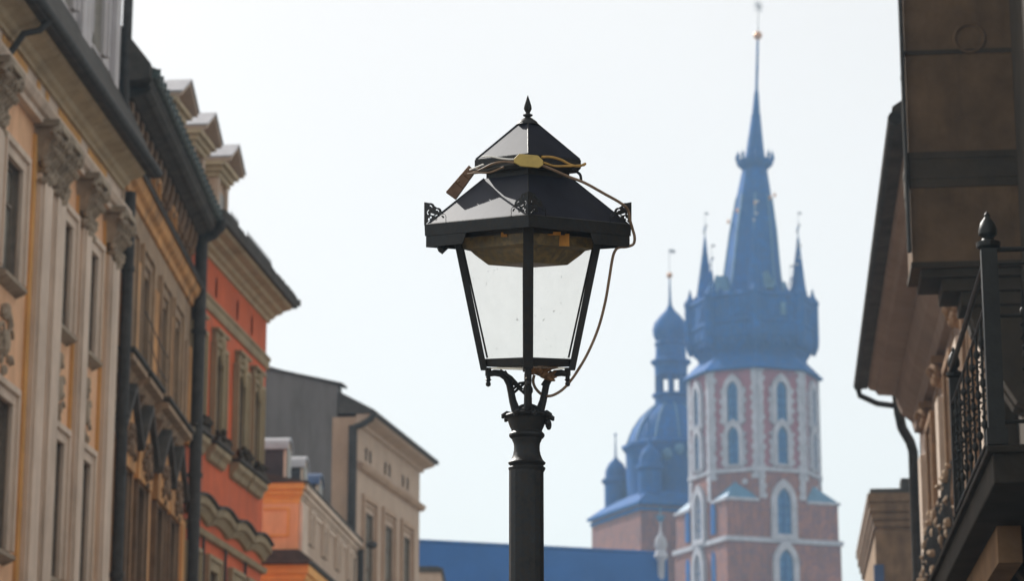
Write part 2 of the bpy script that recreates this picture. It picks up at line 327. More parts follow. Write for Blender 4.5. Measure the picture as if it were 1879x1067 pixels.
def capital(o, wd, h, seed=1):
    """composite capital: abacus, corner volutes, two tiers of curling acanthus leaves and a garland below"""
    rn = random.Random(seed); q = MB(o); a = wd / 2
    q.box(-a - .12, a + .12, 0, .38, h - .1, h)
    q.frustum((-a, a, 0, .16), (-a - .06, a + .06, 0, .3), h * .35, h - .1)
    for sg in (-1, 1):
        for d in (.32,):
            pts = []
            for i in range(20):
                t = i / 19 * 5.8; r = .15 * (1 - i / 24)
                pts.append((sg * (a + .02 + r * cos(t)), d - .02 + .05 * sin(t), h - .24 + r * sin(t)))
            q.tube(pts, [.05 * (1 - i / 32) for i in range(20)], 6)
        q.ball((sg * (a + .0), .3, h - .24), (.06, .06, .06), 8, 5)
    for row, (zb, n, dd) in enumerate(((h * .34, 4, .2), (h * .52, 3, .27))):
        for i in range(n):
            x = -a + wd * (i + .5) / n
            pts = [(x, .1, zb), (x, dd - .02, zb + h * .12), (x + rn.uniform(-.02, .02), dd + .07, zb + h * .2), (x, dd + .12, zb + h * .17), (x, dd + .1, zb + h * .11)]
            q.tube(pts, [.07, .085, .075, .055, .025], 6)
    for i in range(16):
        x = rn.uniform(-a, a); z = rn.uniform(0, h * .42); q.ball((x, .13, z), (rn.uniform(.04, .09), .09, rn.uniform(.04, .1)), 6, 4)
    for i in range(7):
        t = i / 6 * pi; q.ball((-a * cos(t), .17, h * .28 - .17 * sin(t)), (.06, .07, .06), 6, 4)
    return q
def roof_prism(q, s0, s1, d0, z0, rise, depth):
    q.prism([(d0, z0), (-depth / 2, z0 + rise), (-depth, z0), (-depth, z0 - .1), (d0, z0 - .1)], s0, s1)
def pipe(parent, o, pts, r, name='downpipe', m='darkmetal', brackets=()):
    q = MB(o); q.tube(pts, r, 10)
    for z in brackets: q.lathe([(r * 1.25, z - .04), (r * 1.25, z + .04)], 10, c=(pts[-1][0], pts[-1][1]))
    return q.build(name, m, parent, smooth=True)

def plate(loops, thick):
    cu = bpy.data.curves.new('c', 'CURVE'); cu.dimensions = '2D'; cu.fill_mode = 'BOTH'; cu.extrude = thick / 2
    for lp in loops:
        s_ = cu.splines.new('POLY'); s_.points.add(len(lp) - 1)
        for p_, (x, y) in zip(s_.points, lp): p_.co = (x, y, 0, 1)
        s_.use_cyclic_u = True
    ob = bpy.data.objects.new('c', cu); COL.objects.link(ob); bpy.context.view_layer.update()
    me = bpy.data.meshes.new_from_object(ob); vs = [tuple(v.co) for v in me.vertices]; fs = [tuple(p.vertices) for p in me.polygons]
    bpy.data.objects.remove(ob); bpy.data.curves.remove(cu); bpy.data.meshes.remove(me)
    return vs, fs
def ring_plate(q, outer, inner, d0, d1):     # plate with a hole, standing on a facade (y from d0 to d1)
    vs, fs = plate([outer, inner], abs(d1 - d0)); m = (d0 + d1) / 2
    q.add([(x, m + z, y) for x, y, z in vs], fs)
# ------------------------------------------------------------------ ground
q = MB(); q.box(-900, 900, -300, 1500, -.5, -.02); tag(q.build('ground', 'earth'), 'pale open ground under the whole town', kind='structure')
q = MB(); q.box(-5.2, 2.2, -12, 90, -.02, 0.0)
road = tag(q.build('road', 'asphalt'), 'narrow cobbled street between the house fronts', kind='structure')
for nm, x0, x1, lab in (('pavement', -10.5, -5.2, 'stone pavement along the left house fronts'), ('pavement', 2.2, 9.5, 'stone pavement along the right house fronts')):
    q = MB(); q.box(x0, x1, -12, 90, -.02, 0.12); q.box(x0 if x0 > 0 else x1 - .12, x0 + .12 if x0 > 0 else x1, -12, 90, .12, .14)
    tag(q.build(nm, 'pave'), lab, kind='structure')

# ================================================================== LEFT 1: cream and yellow house with giant pilasters
L = facade_root('pilaster_house', (-6.72, 42.0), .0539, 'cream and yellow house with tall pilasters and carved capitals, nearest on the left')
o = -1
bays = [(-10.55, 1.0), (-7.15, .95), (-3.85, .82), (-1.93, .76)]
ops = []
for s, wd in bays:
    ops += [(s - wd / 2, s + wd / 2, 10.12, 11.78), (s - wd / 2, s + wd / 2, 6.3, 8.36), (s - wd / 2, s + wd / 2, 2.3, 4.6)]
q = MB(o); wall(q, -14, 0, 0, 13.3, ops); body(q, -14, 0, 0, 13.3, 10); q.build('wall', 'peach', L)
for s, wd in bays:
    window(L, o, s, 10.12, wd, 1.66, sill='ornament', surround='cream', sur_w=.2, gm='glass', rows=2)
    window(L, o, s, 6.3, wd, 2.06, sill='ornament', surround='cream', sur_w=.2, rows=3)
    window(L, o, s, 2.3, wd, 2.3, sill='ornament', surround='cream', sur_w=.2, rows=3)
    for zc, k in ((9.15, 3), ):
        q = scroll_ornament(o, wd * .95, 1.05, int(-s * 10), 16); q.build('stucco_ornament', 'ornament', L, loc=(s, 0, zc))
# pilasters: backing strip + shaft
pils = [(-9.1, .66), (-8.35, .5), (-5.52, .64), (-4.66, .66), (-2.72, .5), (-.62, .66)]
for s, wd in pils:
    q = MB(o); a = wd / 2
    q.box(s - a, s + a, .0, .13, 5.2, 12.0); q.box(s - a + .06, s + a - .06, .13, .17, 5.35, 11.9); q.box(s - a - .06, s + a + .06, .0, .2, 0, 5.2)
    q.build('pilaster', 'cream', L, bevel=.012)
q = MB(o)
for s, wd in ((-5.1, 1.8), (-8.7, 1.6), (-2.72, .66), (-.55, .95)): q.box(s - wd / 2, s + wd / 2, 0, .05, 5.2, 12.55)
q.build('pilaster_backing', 'yellow', L)
for k, (s, wd) in enumerate(((-8.5, .62), (-5.55, .6), (-4.72, .68), (-2.72, .6), (-.62, .72))):
    capital(o, wd, .92, k + 3).build('capital', 'ornament', L, loc=(s, .0, 11.86), smooth=True)
# entablature: architrave, frieze with yellow panels, cove of ashlar blocks
q = MB(o); q.prism([(0, 12.72), (.14, 12.72), (.14, 12.82), (.2, 12.84), (.26, 12.93), (.26, 12.97), (0, 13.0)], -14, 0.0); q.build('architrave', 'cream', L)
q = MB(o); q.box(-14, 0, 0, .06, 12.95, 13.42); q.build('frieze', 'cream', L)
for a, b in ((-13.2, -11.2), (-10.9, -9.2), (-8.2, -6.75), (-6.15, -5.95), (-5.6, -5.4), (-4.75, -3.2), (-2.65, -1.25)):
    q = MB(o); q.box(a, b, .06, .075, 12.99, 13.34); q.build('frieze_panel', 'yellow', L)
xs = [-14.0, -12.6, -10.9, -9.3, -7.9, -6.4, -4.9, -3.2, -1.6, 0.02]
for i in range(len(xs) - 1):
    q = MB(o); pr = [(.07, 13.36), (.12, 13.36), (.12, 13.42), (.19, 13.46), (.22, 13.52), (.30, 13.56), (.41, 13.60), (.47, 13.66), (.47, 13.78), (.0, 13.78)]
    q.prism(pr, xs[i] + .008, xs[i + 1] - .008); q.build('cornice_block', 'cornice', L, bevel=.01)
q = MB(o); q.prism([(.46, 13.66), (.60, 13.64), (.63, 13.72), (.63, 13.84), (.58, 13.88), (.0, 15.15), (-.1, 15.15), (-.1, 13.8), (.46, 13.8)], -14, .3); q.build('mansard', 'slate', L)
q = MB(o); q.tube([(-14, .62, 13.74), (.32, .62, 13.74)], .085, 10); q.build('gutter', 'darkmetal', L, smooth=True)
q = MB(o); q.tube([(-7.75, .62, 13.7), (-7.85, .5, 13.5), (-7.95, .3, 13.42), (-8.0, .12, 13.1)], .05, 8); q.build('downpipe', 'darkmetal', L, smooth=True)
# attic storey above the eave
aops = [(-2.66, -1.78, 15.2, 17.4), (-5.0, -4.05, 15.2, 17.4), (-7.4, -6.5, 15.2, 17.4)]
q = MB(o); wall(q, -9, -.6, 14.6, 18.4, aops); body(q, -9, -.6, 14.6, 18.4, 9); q.build('attic_wall', 'attic', L)
for a, b, c, d in aops: window(L, o, (a + b) / 2, c, b - a, d - c, fm='whiteframe', rows=2, surround='attic', sur_w=.18)
for s in (-.85, -3.35, -3.0, -5.6): q = MB(o); q.box(s - .16, s + .16, 0, .1, 14.7, 18.3); q.build('attic_pilaster', 'attic', L, bevel=.01)
q = MB(o); roof_prism(q, -14, 0, .0, 18.5, 2.5, 10); q.box(-14, -.45, -.1, .35, 18.38, 18.5); q.build('roof', 'slate', L)
pipe(L, o, [(-.38, .14, 18.0), (-.38, .14, 17.2), (-.4, .14, 14.3)], .085)
q = MB(o); q.tube([(-.15, .45, 18.3), (-.12, .42, 17.75), (-.2, .3, 17.5), (-.38, .14, 17.45)], .075, 8); q.build('pipe_elbow', 'darkmetal', L, smooth=True)
pipe(L, o, [(.1, .2, 13.35), (.1, .2, 0)], .095, brackets=(12, 9.5, 6.8))

# ================================================================== LEFT 2: grimy ochre house
G = facade_root('ochre_house', (-6.72, 42.0), .004, 'grimy ochre house with dark pediment hoods and a greenish eave, between cream and red houses')
x0, x1 = .02, 9.48
wB = [(1.15, .95), (2.97, .85), (5.45, .95), (7.15, .8), (8.75, .6)]
wB = [(1.0, .9), (3.0, .9), (5.4, .9), (7.2, .86)]
ops = []
for s, wd in wB: ops += [(s - wd / 2, s + wd / 2, 10.75, 12.75), (s - wd / 2, s + wd / 2, 6.2, 8.7), (s - wd / 2, s + wd / 2, 2.2, 4.8)]
for s in (1.4, 3.9, 6.2): ops.append((s - .25, s + .25, 14.05, 14.6))
q = MB(o); wall(q, x0, x1, 0, 15.2, ops); body(q, x0, x1, 0, 15.2, 10); q.build('wall', 'oldochre', G)
for s, wd in wB:
    window(G, o, s, 10.75, wd, 2.0, rows=3, surround='greystone', sur_w=.22, sur_d=.1)
    window(G, o, s, 6.2, wd, 2.5, rows=3, surround='brownstone', sur_w=.2, sur_d=.12, sill='brownstone')
    window(G, o, s, 2.2, wd, 2.6, rows=3, surround='brownstone', sur_w=.2)
    q = scroll_ornament(o, 1.1, .62, int(s * 31), 12); q.build('window_crest', 'greystone', G, loc=(s, .08, 13.12))
    q = scroll_ornament(o, 1.0, .75, int(s * 17), 12); q.build('window_crest', 'brownstone', G, loc=(s, -.2, 9.1))
    # pediment hood
    q = MB(o); a = .92
    q.face_prism([(s - a + .1, 8.75), (s + a - .1, 8.75), (s + a - .1, 9.3), (s, 10.02), (s - a + .1, 9.3)], 0, .2); q.build('pediment', 'oldochre', G, bevel=.012)
    q = MB(o); q.face_prism([(s - a - .05, 9.2), (s, 10.05), (s + a + .05, 9.2), (s + a + .05, 9.34), (s, 10.2), (s - a - .05, 9.34)], -.0, .3); q.build('pediment_roof', 'slate', G)
for s in (1.4, 3.9, 6.2): window(G, o, s, 14.05, .5, .55, rows=1, cols=2, depth=.1, surround='oldochre', sur_w=.08)
q = MB(o); q.prism([(0, 13.5), (.1, 13.52), (.12, 13.66), (.2, 13.72), (.24, 13.82), (.27, 13.92), (0, 13.98)], x0, x1); q.build('string_course', 'oldochre', G)
q = MB(o); q.box(x0, x1, .27, .3, 13.87, 13.93); q.box(x0, x1, 0, .3, 13.982, 14.0); q.build('flashing', 'slate', G)
q = MB(o); q.box(x0, x1, 0, .05, 12.6, 13.5); q.build('lintel_band', 'greystone', G)
for s in (.25, 1.95, 2.12, 4.1, 4.3, 6.25, 6.45, 8.1, 8.7, 9.2):
    q = MB(o); q.box(s - .13, s + .13, 0, .12, 10.6, 12.6); q.build('pilaster_strip', 'greystone' if int(s * 10) % 3 == 0 else 'oldochre', G, bevel=.01)
for s, wd in wB:
    q = MB(o); q.prism([(0, 10.25), (.12, 10.3), (.2, 10.42), (.34, 10.46), (.34, 10.56), (0, 10.6)], s - .85, s + .85); q.build('sill_cornice', 'greystone', G)
    q = MB(o); q.box(s - .9, s + .9, 0, .38, 10.602, 10.66); q.build('sill_flashing', 'slate', G)
    for sg in (-1, 1):
        q = MB(o); q.prism([(0, 9.85), (.05, 9.85), (.2, 10.15), (.24, 10.26), (0, 10.26)], s + sg * .6 - .09, s + sg * .6 + .09); q.build('console', 'brownstone', G)
for s in (.3, 2.0, 4.2, 6.3, 8.2, 9.1):
    q = MB(o); q.box(s - .2, s + .2, 0, .1, 3, 9.0); q.build('lower_pilaster', 'oldochre', G, bevel=.01)
n = 16
for i in range(n):
    s = x0 + .3 + (x1 - x0 - .6) * i / (n - 1)
    q = MB(o); q.prism([(0, 14.42), (.04, 14.45), (.07, 14.62), (.14, 14.74), (.17, 14.9), (.17, 15.02), (0, 15.02)], s - .1, s + .1)
    q.ball((s, .07, 14.66), (.12, .07, .14), 6, 4); q.ball((s, .03, 14.42), (.09, .04, .1), 6, 4); q.build('eave_bracket', 'brownstone', G)
q = MB(o); q.prism([(0, 15.02), (.2, 15.02), (.34, 15.08), (.42, 15.1), (.5, 15.16), (.5, 15.2), (0, 15.2)], x0, x1); q.build('bed_moulding', 'slate', G)
q = MB(o); q.prism([(0, 15.2), (.5, 15.2), (.55, 15.28), (.55, 15.42), (.5, 15.46), (.1, 15.72), (-1.1, 17.3), (-5, 18.6), (-5, 15.3), (0, 15.22)], -.2, x1 + .15); q.build('roof', 'slate', G)
q = MB(o); q.tube([(-.2, .56, 15.40), (9.7, .56, 15.40)], .1, 10); q.tube([(-.2, .52, 15.5), (9.7, .52, 15.5)], .03, 6); q.build('gutter', 'copper', G, smooth=True)
for i in range(26):
    s = -.1 + i * .385; q = MB(o); q.box(s, s + .05, .46, .675, 15.34, 15.505); q.build('gutter_strap', 'copper', G)
q = MB(o); q.prism([(.3, 15.2), (.55, 15.25), (.55, 15.5), (-.3, 16.6), (-.6, 16.6), (-.6, 15.2)], -.45, -.2); q.build('roof_end_wall', 'slate', G)
pipe(G, o, [(9.55, .22, 15.1), (9.55, .22, 0)], .13, brackets=(13, 10, 7.4))
q = MB(o); q.tube([(9.45, .62, 15.38), (9.5, .6, 15.22), (9.55, .45, 15.08), (9.55, .26, 14.98), (9.55, .22, 14.8)], .12, 10); q.build('pipe_elbow', 'darkmetal', G, smooth=True)
q = MB(o); q.tube([(1.6, .3, 11.6), (3.0, .36, 11.35), (4.6, .3, 11.4)], .012, 4); q.tube([(2.2, .3, 11.2), (3.2, .34, 10.9), (4.6, .3, 10.95)], .01, 4); q.build('facade_wire', 'darkmetal', G)

# ================================================================== LEFT 3: vermilion house with three dormers
Rr = facade_root('red_house', (-5.85, 59.4), .105, 'vermilion red house with cream cornice, window boxes and three pedimented roof dormers')
x0, x1 = -7.92, .05
wC = [(-7.3, .8), (-5.25, .72), (-2.9, .8), (-1.2, .76)]
ops = []
for s, wd in wC: ops += [(s - wd / 2, s + wd / 2, 11.05, 13.0), (s - wd / 2, s + wd / 2, 6.2, 8.35), (s - wd / 2, s + wd / 2, 2.2, 4.6)]
for s in (-5.45, -3.25, -1.65): ops.append((s - .09, s + .09, 14.3, 14.74))
q = MB(o); wall(q, x0, x1, 0, 15.1, ops); body(q, x0, x1, 0, 15.1, 10); q.build('wall', 'red', Rr)
for s, wd in wC:
    window(Rr, o, s, 11.05, wd, 1.95, rows=3, surround='olive_trim', sur_w=.2, sur_d=.1)
    window(Rr, o, s, 6.2, wd, 2.15, rows=3, surround='olive_trim', sur_w=.26, sur_d=.08)
    window(Rr, o, s, 2.2, wd, 2.4, rows=3, surround='olive_trim', sur_w=.2)
    q = MB(o); q.box(s - .5, s + .5, 0, .1, 13.2, 13.5); q.box(s - .56, s + .56, 0, .17, 13.5, 13.56)
    q.ball((s, .12, 13.3), (.16, .1, .22), 8, 5)
    for sg in (-1, 1): q.tube([(s + sg * (.2 + .12 * cos(t)), .12, 13.3 + .1 * sin(t)) for t in [k * .6 for k in range(9)]], .035, 5)
    q.ball((s, .13, 12.98), (.13, .09, .2), 8, 5); q.build('window_crest', 'olive_trim', Rr)
    # sill consoles and flower box
    q = MB(o); q.prism([(0, 10.62), (.09, 10.66), (.13, 10.78), (.22, 10.86), (.22, 10.98), (0, 11.0)], s - .78, s - .02 + .0); q.build('balcony_block', 'olive_trim', Rr, bevel=.01)
    q = MB(o); q.prism([(0, 10.62), (.09, 10.66), (.13, 10.78), (.22, 10.86), (.22, 10.98), (0, 11.0)], s + .02, s + .78); q.build('balcony_block', 'olive_trim', Rr, bevel=.01)
    q = MB(o); q.box(s - .84, s + .84, 0, .27, 11.002, 11.05); q.build('sill_flashing', 'slate', Rr)
    q = MB(o); rn = random.Random(int(s * 7))
    q.box(s - .62, s + .62, .08, .24, 11.05, 11.17)
    for k in range(15): q.ball((s + rn.uniform(-.7, .7), rn.uniform(.1, .27), 11.18 + rn.uniform(-.02, .14)), (rn.uniform(.05, .11), .07, rn.uniform(.04, .09)), 6, 4)
    q.build('flower_box', 'darkbrown', Rr)
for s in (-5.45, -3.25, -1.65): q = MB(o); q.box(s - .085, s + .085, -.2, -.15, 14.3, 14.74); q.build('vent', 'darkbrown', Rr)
q = MB(o); q.prism([(0, 13.84), (.04, 13.84), (.06, 13.9), (.06, 14.02), (.1, 14.06), (.1, 14.11), (0, 14.16)], x0, x1 + .12); q.build('string_course', 'olive_trim', Rr)
q = MB(o); q.prism([(0, 14.97), (.05, 14.98), (.07, 15.05), (.16, 15.09), (.2, 15.15), (.34, 15.19), (.38, 15.25), (.55, 15.29), (.6, 15.34), (.6, 15.42), (0, 15.42)], x0, x1 + .12); q.build('cornice', 'cornice', Rr)
q = MB(o); q.prism([(.57, 15.35), (.68, 15.35), (.70, 15.43), (.66, 15.54), (-.3, 16.4), (-4, 18.0), (-4, 15.44), (.57, 15.43)], x0 + .05, x1 + .25); q.build('roof', 'slate', Rr)
for k, (a, b) in enumerate(((-5.75, -5.0), (-4.0, -1.3))):       # lattice snow guards
    q = MB(o); q.box(a, b, .34, .36, 15.86, 15.88); q.box(a, b, .34, .36, 16.06, 16.08)
    nn = int((b - a) / .13)
    for i in range(nn + 1):
        s = a + (b - a) * i / nn; q.box(s - .009, s + .009, .345, .355, 15.7, 16.16)
        if i < nn: q.tube([(s, .35, 15.87), (s + .13, .35, 16.07)], .011, 4); q.tube([(s + .13, .35, 15.87), (s, .35, 16.07)], .011, 4)
    q.build('snow_guard', 'darkmetal', Rr)
rn = random.Random(5); q = MB(o)
for i in range(70): s = x0 + .1 + i * .122; h = rn.uniform(.03, .09); q.box(s, s + .1, .4, .69, 15.5, 15.56 + h)
q.build('eave_tiles', 'slate', Rr)
# arched hood moulding over the lower floor, in blocks
for i in range(4):
    a = -7.75 + i * 1.98; b = a + 1.9
    for k in range(8):
        t0, t1 = k / 8, (k + 1) / 8; za = 9.45 + .13 * sin(pi * t0); zb = 9.45 + .13 * sin(pi * t1); sa, sb = a + (b - a) * t0, a + (b - a) * t1 - .02
        for nm, pr, mm in (('hood_block', [(0, -.22), (.08, -.2), (.16, -.06), (.24, -.02), (.24, .14), (0, .16)], 'olive_trim'), ('hood_flashing', [(0, .17), (.3, .15), (.3, .2), (0, .24)], 'slate')):
            q = MB(o); n_ = len(pr)
            q.add([(sa, d, z + za) for d, z in pr] + [(sb, d, z + zb) for d, z in pr], [tuple(range(n_)), tuple(range(2 * n_ - 1, n_ - 1, -1))] + [(j, (j + 1) % n_, (j + 1) % n_ + n_, j + n_) for j in range(n_)])
            q.build(nm, mm, Rr)
q = MB(o); q.prism([(0, 8.95), (.1, 8.97), (.14, 9.08), (0, 9.12)], x0, x1 + .1); q.build('lower_string_course', 'olive_trim', Rr)
for s in (-6.35, -4.2, -2.1): pipe(Rr, o, [(s, .08, 8.95), (s, .08, 0)], .035, name='thin_pipe')
# dormers
def dormer(parent, sc, zb, zt):
    a = .56
    q = MB(o); q.sh = -.68; q.box(sc - a, sc + a, -2.6, -.1, zb, zt - 1.05); d = q.build('dormer', 'beige_trim', parent)
    q = MB(o); q.sh = -.68
    for sg in (-1, 1): q.box(sc + sg * (a - .1) - .1, sc + sg * (a - .1) + .1, -.1, -.02, zb, zt - 1.05)
    q.box(sc - a + .2, sc + a - .2, -.1, -.08, zb, zb + .3); q.build('jamb', 'beige', d)
    q = MB(o); q.sh = -.68; q.box(sc - .33, sc + .33, -.098, -.07, zb + .3, zt - 1.3); q.build('pane', 'glass', d)
    z = zt - 1.05
    q = MB(o); q.sh = -.68
    for dd, zz0, zz1 in ((.05, 0, .12), (.12, .12, .24), (.22, .24, .34)):
        q.box(sc - a - dd, sc + a + dd, -2.6, -.04 + dd, z + zz0, z + zz1)
    q.build('entablature', 'cornice', d)
    z += .34
    q = MB(o); q.sh = -.68; q.face_prism([(sc - a - .1, z), (sc + a + .1, z), (sc, z + .44)], -2.6, .02); q.build('pediment', 'beige_trim', d)
    for sg in (-1, 1):
        q = MB(o); q.sh = -.68; e = a + .22
        q.face_prism([(sc + sg * e, z - .02), (sc, z + .46), (sc, z + .56), (sc + sg * e, z + .08)], -2.65, .3); q.build('dormer_eave', 'beige', d)
        q = MB(o); q.sh = -.68; e = a + .25
        q.face_prism([(sc + sg * e, z + .062), (sc, z + .562), (sc, z + .60), (sc + sg * e, z + .1)], -2.7, .34); q.build('roof_sheet', 'hoodzinc', d)
for s in (-6.84, -4.42, -1.91): dormer(Rr, s, 15.6, 18.95)

# ================================================================== LEFT 4: low orange house
Or = facade_root('orange_house', (-5.54, 66.0), .07, 'low bright orange house with arched zinc dormers, in front of the grey firewall')
x0, x1 = 0.0, 11.35
wD = [(1.9, .55), (4.5, .6), (7.2, .6), (9.6, .55)]
ops = []
for s, wd in wD: ops += [(s - wd / 2, s + wd / 2, 10.75, 11.5), (s - wd / 2, s + wd / 2, 7.0, 9.2)]
q = MB(o); wall(q, x0, x1, 0, 12.1, ops); q.build('wall', 'beige', Or)
q = MB(o); q.box(x0, x1, -8, -.32, 0, 12.05); q.box(x0 - .02, x0, -8, 0, 0, 12.05); q.build('end_wall', 'orange2', Or)
for s, wd in wD:
    window(Or, o, s, 10.75, wd, .75, rows=1, surround='cream', sur_w=.14, sur_d=.06); window(Or, o, s, 7.0, wd, 2.2, surround='cream')
q = MB(o)      # cornice returned round the end wall
for dd, z0, z1 in ((.03, 11.62, 11.76), (.05, 11.76, 11.84), (.09, 11.84, 11.98), (.14, 11.98, 12.14)):
    q.box(x0 - dd, x0 + .02, -8, dd, z0, z1)
q.build('cornice', 'orange', Or)
q = MB(o)
for dd, z0, z1 in ((.035, 11.6, 11.75), (.07, 11.765, 11.835), (.12, 11.845, 11.975), (.2, 11.985, 12.135)): q.box(x0 + .02, x1 + .1, .0, dd, z0, z1)
q.build('street_cornice', 'cream', Or)
q = MB(o); q.box(x0 - .17, x1 + .15, -8, .23, 12.142, 12.2); q.prism([(.15, 12.2), (-.5, 12.32), (-3.5, 13.1), (-6.5, 12.2)], x0 - .1, x1); q.build('roof', 'slate', Or)
q = MB(o); q.face_prism([(0, 0), (1, 0), (1, 1), (0, 1)], 0, .001)
for a, b, c, d in ((-2.0, -.25, 10.75, 11.5),):     # recessed panel frame on the end wall (runs across the end, so built by hand)
    q = MB(o)
    q.box(-.05, -.02, a, b, d - .05, d); q.box(-.05, -.02, a, b, c, c + .05); q.box(-.05, -.02, a, a + .05, c + .05, d - .05); q.box(-.05, -.02, b - .05, b, c + .05, d - .05)
    q.build('panel_frame', 'orange', Or)
q = MB(o); q.box(-.0, 1.0, .0, .1, 10.35, 11.62); q.build('corner_pilaster', 'cream', Or, bevel=.02)
# projecting lower storey with sheet-metal top and its own cornice
q = MB(o); q.prism([(0, 10.0), (.34, 10.0), (.38, 10.06), (.38, 10.12), (0, 10.42)], x0 - .0, x1 + .1); q.box(x0 - .5, x0, -8, .38, 10.0, 10.08)
q.prism([(-8, 10.081), (.35, 10.081), (.05, 10.36), (-8, 10.36)], x0 - .4, x0 + .0); q.build('lower_roof', 'slate', Or)
q = MB(o)
for dd, z0, z1 in ((.18, 9.3, 9.6), (.25, 9.6, 9.75), (.32, 9.75, 9.98)): q.box(x0 - dd, x1 + .05, -8, dd, z0, z1)
q.build('lower_cornice', 'orange', Or)
q = MB(o); q.box(x0 - .1, x1, -8, .14, 0, 9.3); q.build('lower_wall', 'orange2', Or)
def round_dormer(parent, sc, roofm, dm):
    # arched dormer facing the street; its cheek faces along the street
    a = .42; z0, z1 = 12.3, 13.05
    pts = [(sc - a, z0), (sc + a, z0), (sc + a, z1)] + arc(sc, z1, a, 0, 180, 12)[1:-1] + [(sc - a, z1)]
    q = MB(o); q.face_prism(pts, -1.5, dm); d = q.build('dormer', 'darkpanel', parent)
    q = MB(o); outp = arc(sc, z1, a + .08, 15, 165, 14); inp = arc(sc, z1, a + .012, 165, 15, 14)
    ring = outp + inp; n_ = len(outp)
    vs = [(s, -1.5, z) for s, z in ring] + [(s, dm + .12, z) for s, z in ring]; m_ = len(ring); fs = []
    for i in range(n_ - 1):
        fs += [(i, i + 1, m_ - 2 - i, m_ - 1 - i), (m_ + i, m_ + i + 1, m_ + m_ - 2 - i, m_ + m_ - 1 - i), (i, i + 1, i + 1 + m_, i + m_), (m_ - 1 - i, m_ - 2 - i, 2 * m_ - 2 - i, 2 * m_ - 1 - i)]
    fs += [(0, m_ - 1, 2 * m_ - 1, m_), (n_ - 1, n_, n_ + m_, n_ - 1 + m_)]
    q.add(vs, fs); q.build('dormer_hood', roofm, d, smooth=True)
    q = MB(o); q.face_prism([(sc - a, z0), (sc + a, z0), (sc + a, z1)] + arc(sc, z1, a, 0, 180, 12)[1:-1] + [(sc - a, z1)], dm, dm + .06); q.build('dormer_front', 'cream', d)
    q = MB(o); q.box(sc - .3, sc + .3, dm + .06, dm + .09, z0 + .15, z1 + .2); q.build('pane', 'glass', d)
for s, rm in ((1.15, 'hoodzinc'), (4.1, 'hoodzinc'), (7.0, 'bluezinc')): round_dormer(Or, s, rm, -.55)
q = MB(o); q.prism([(-1.5, 13.3), (-2.3, 12.9), (-2.3, 13.05), (-1.5, 13.5)], .75, 1.55); q.build('roof_flap', 'zinc', Or)
pipe(Or, o, [(11.2, .18, 11.9), (11.2, .18, 0)], .1); q = MB(o); q.ball((11.3, .5, 12.05), (.22, .18, .12), 8, 5); q.build('gutter_end', 'slate', Or)

# ================================================================== LEFT 5: beige house with firewall
Be = facade_root('beige_house', (-4.74, 77.4), .18, 'beige house with wide eaves, paired attic vents and a tall grey firewall')
x0, x1 = 0.0, 9.0
wE = [(1.62, 1.1), (4.33, 1.12), (7.02, 1.0)]
ops = []
for s, wd in wE: ops += [(s - wd / 2, s + wd / 2, 10.6, 13.25), (s - wd / 2, s + wd / 2, 6.2, 8.6)]
vents = [1.15, 1.7, 3.8, 4.4, 6.4, 7.1]
for s in vents: ops.append((s - .13, s + .13, 14.86, 15.26))
q = MB(o); wall(q, x0, x1, 0, 15.9, ops); body(q, x0, x1, 0, 15.9, 9); q.build('wall', 'beige', Be)
for s, wd in wE:
    window(Be, o, s, 10.6, wd, 2.65, rows=3); window(Be, o, s, 6.2, wd, 2.4, rows=3, surround='beige_trim')
    q = MB(o); a = .95
    q.box(s - a, s - a + .14, 0, .08, 10.2, 13.75); q.box(s + a - .14, s + a, 0, .08, 10.2, 13.75); q.box(s - a + .14, s + a - .14, 0, .08, 13.6, 13.75)
    q.box(s - a + .26, s - a + .32, 0, .05, 10.2, 13.5); q.box(s + a - .32, s + a - .26, 0, .05, 10.2, 13.5); q.box(s - a + .32, s + a - .32, 0, .05, 13.44, 13.5); q.build('window_moulding', 'beige_trim', Be)
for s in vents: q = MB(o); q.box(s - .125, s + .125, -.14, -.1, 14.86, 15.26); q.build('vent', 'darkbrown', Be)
q = MB(o); q.prism([(0, 14.42), (.1, 14.44), (.16, 14.5), (.2, 14.6), (0, 14.66)], x0, x1 + .18); q.build('string_course', 'beige_trim', Be)
q = MB(o); q.prism([(0, 15.75), (.09, 15.77), (.13, 15.86), (.42, 15.94), (.5, 15.99), (.52, 16.08), (0, 16.08)], x0 - .25, x1 + .15); q.build('cornice', 'beige', Be)
q = MB(o); q.prism([(.5, 16.04), (.6, 16.04), (.62, 16.12), (.58, 16.19), (-4.5, 18.1), (-9, 16.1), (-9, 16.09), (.5, 16.09)], x0 + .31, x1 + .25); q.prism([(.5, 16.04), (.6, 16.04), (.62, 16.12), (.58, 16.19), (-.55, 16.8), (-.55, 16.09), (.5, 16.09)], x0 - .3, x0 + .309); q.build('roof', 'slate', Be)
q = MB(o); q.box(x0 - .22, x0 - .002, -.75, -.02, 0, 16.0); q.build('firewall_pier', 'beige_trim', Be)
q = MB(o)
q.add([(x0 - .2, -.6, 0), (x0 - .2, -6.5, 0), (x0 - .2, -6.5, 18.45), (x0 - .2, -3.1, 17.78), (x0 - .2, -.6, 17.0),
       (x0 + .3, -.6, 0), (x0 + .3, -6.5, 0), (x0 + .3, -6.5, 18.45), (x0 + .3, -3.1, 17.78), (x0 + .3, -.6, 17.0)],
      [(0, 1, 2, 3, 4), (9, 8, 7, 6, 5), (0, 1, 6, 5), (1, 2, 7, 6), (2, 3, 8, 7), (3, 4, 9, 8), (4, 0, 5, 9)]); q.build('firewall', 'firewall', Be)
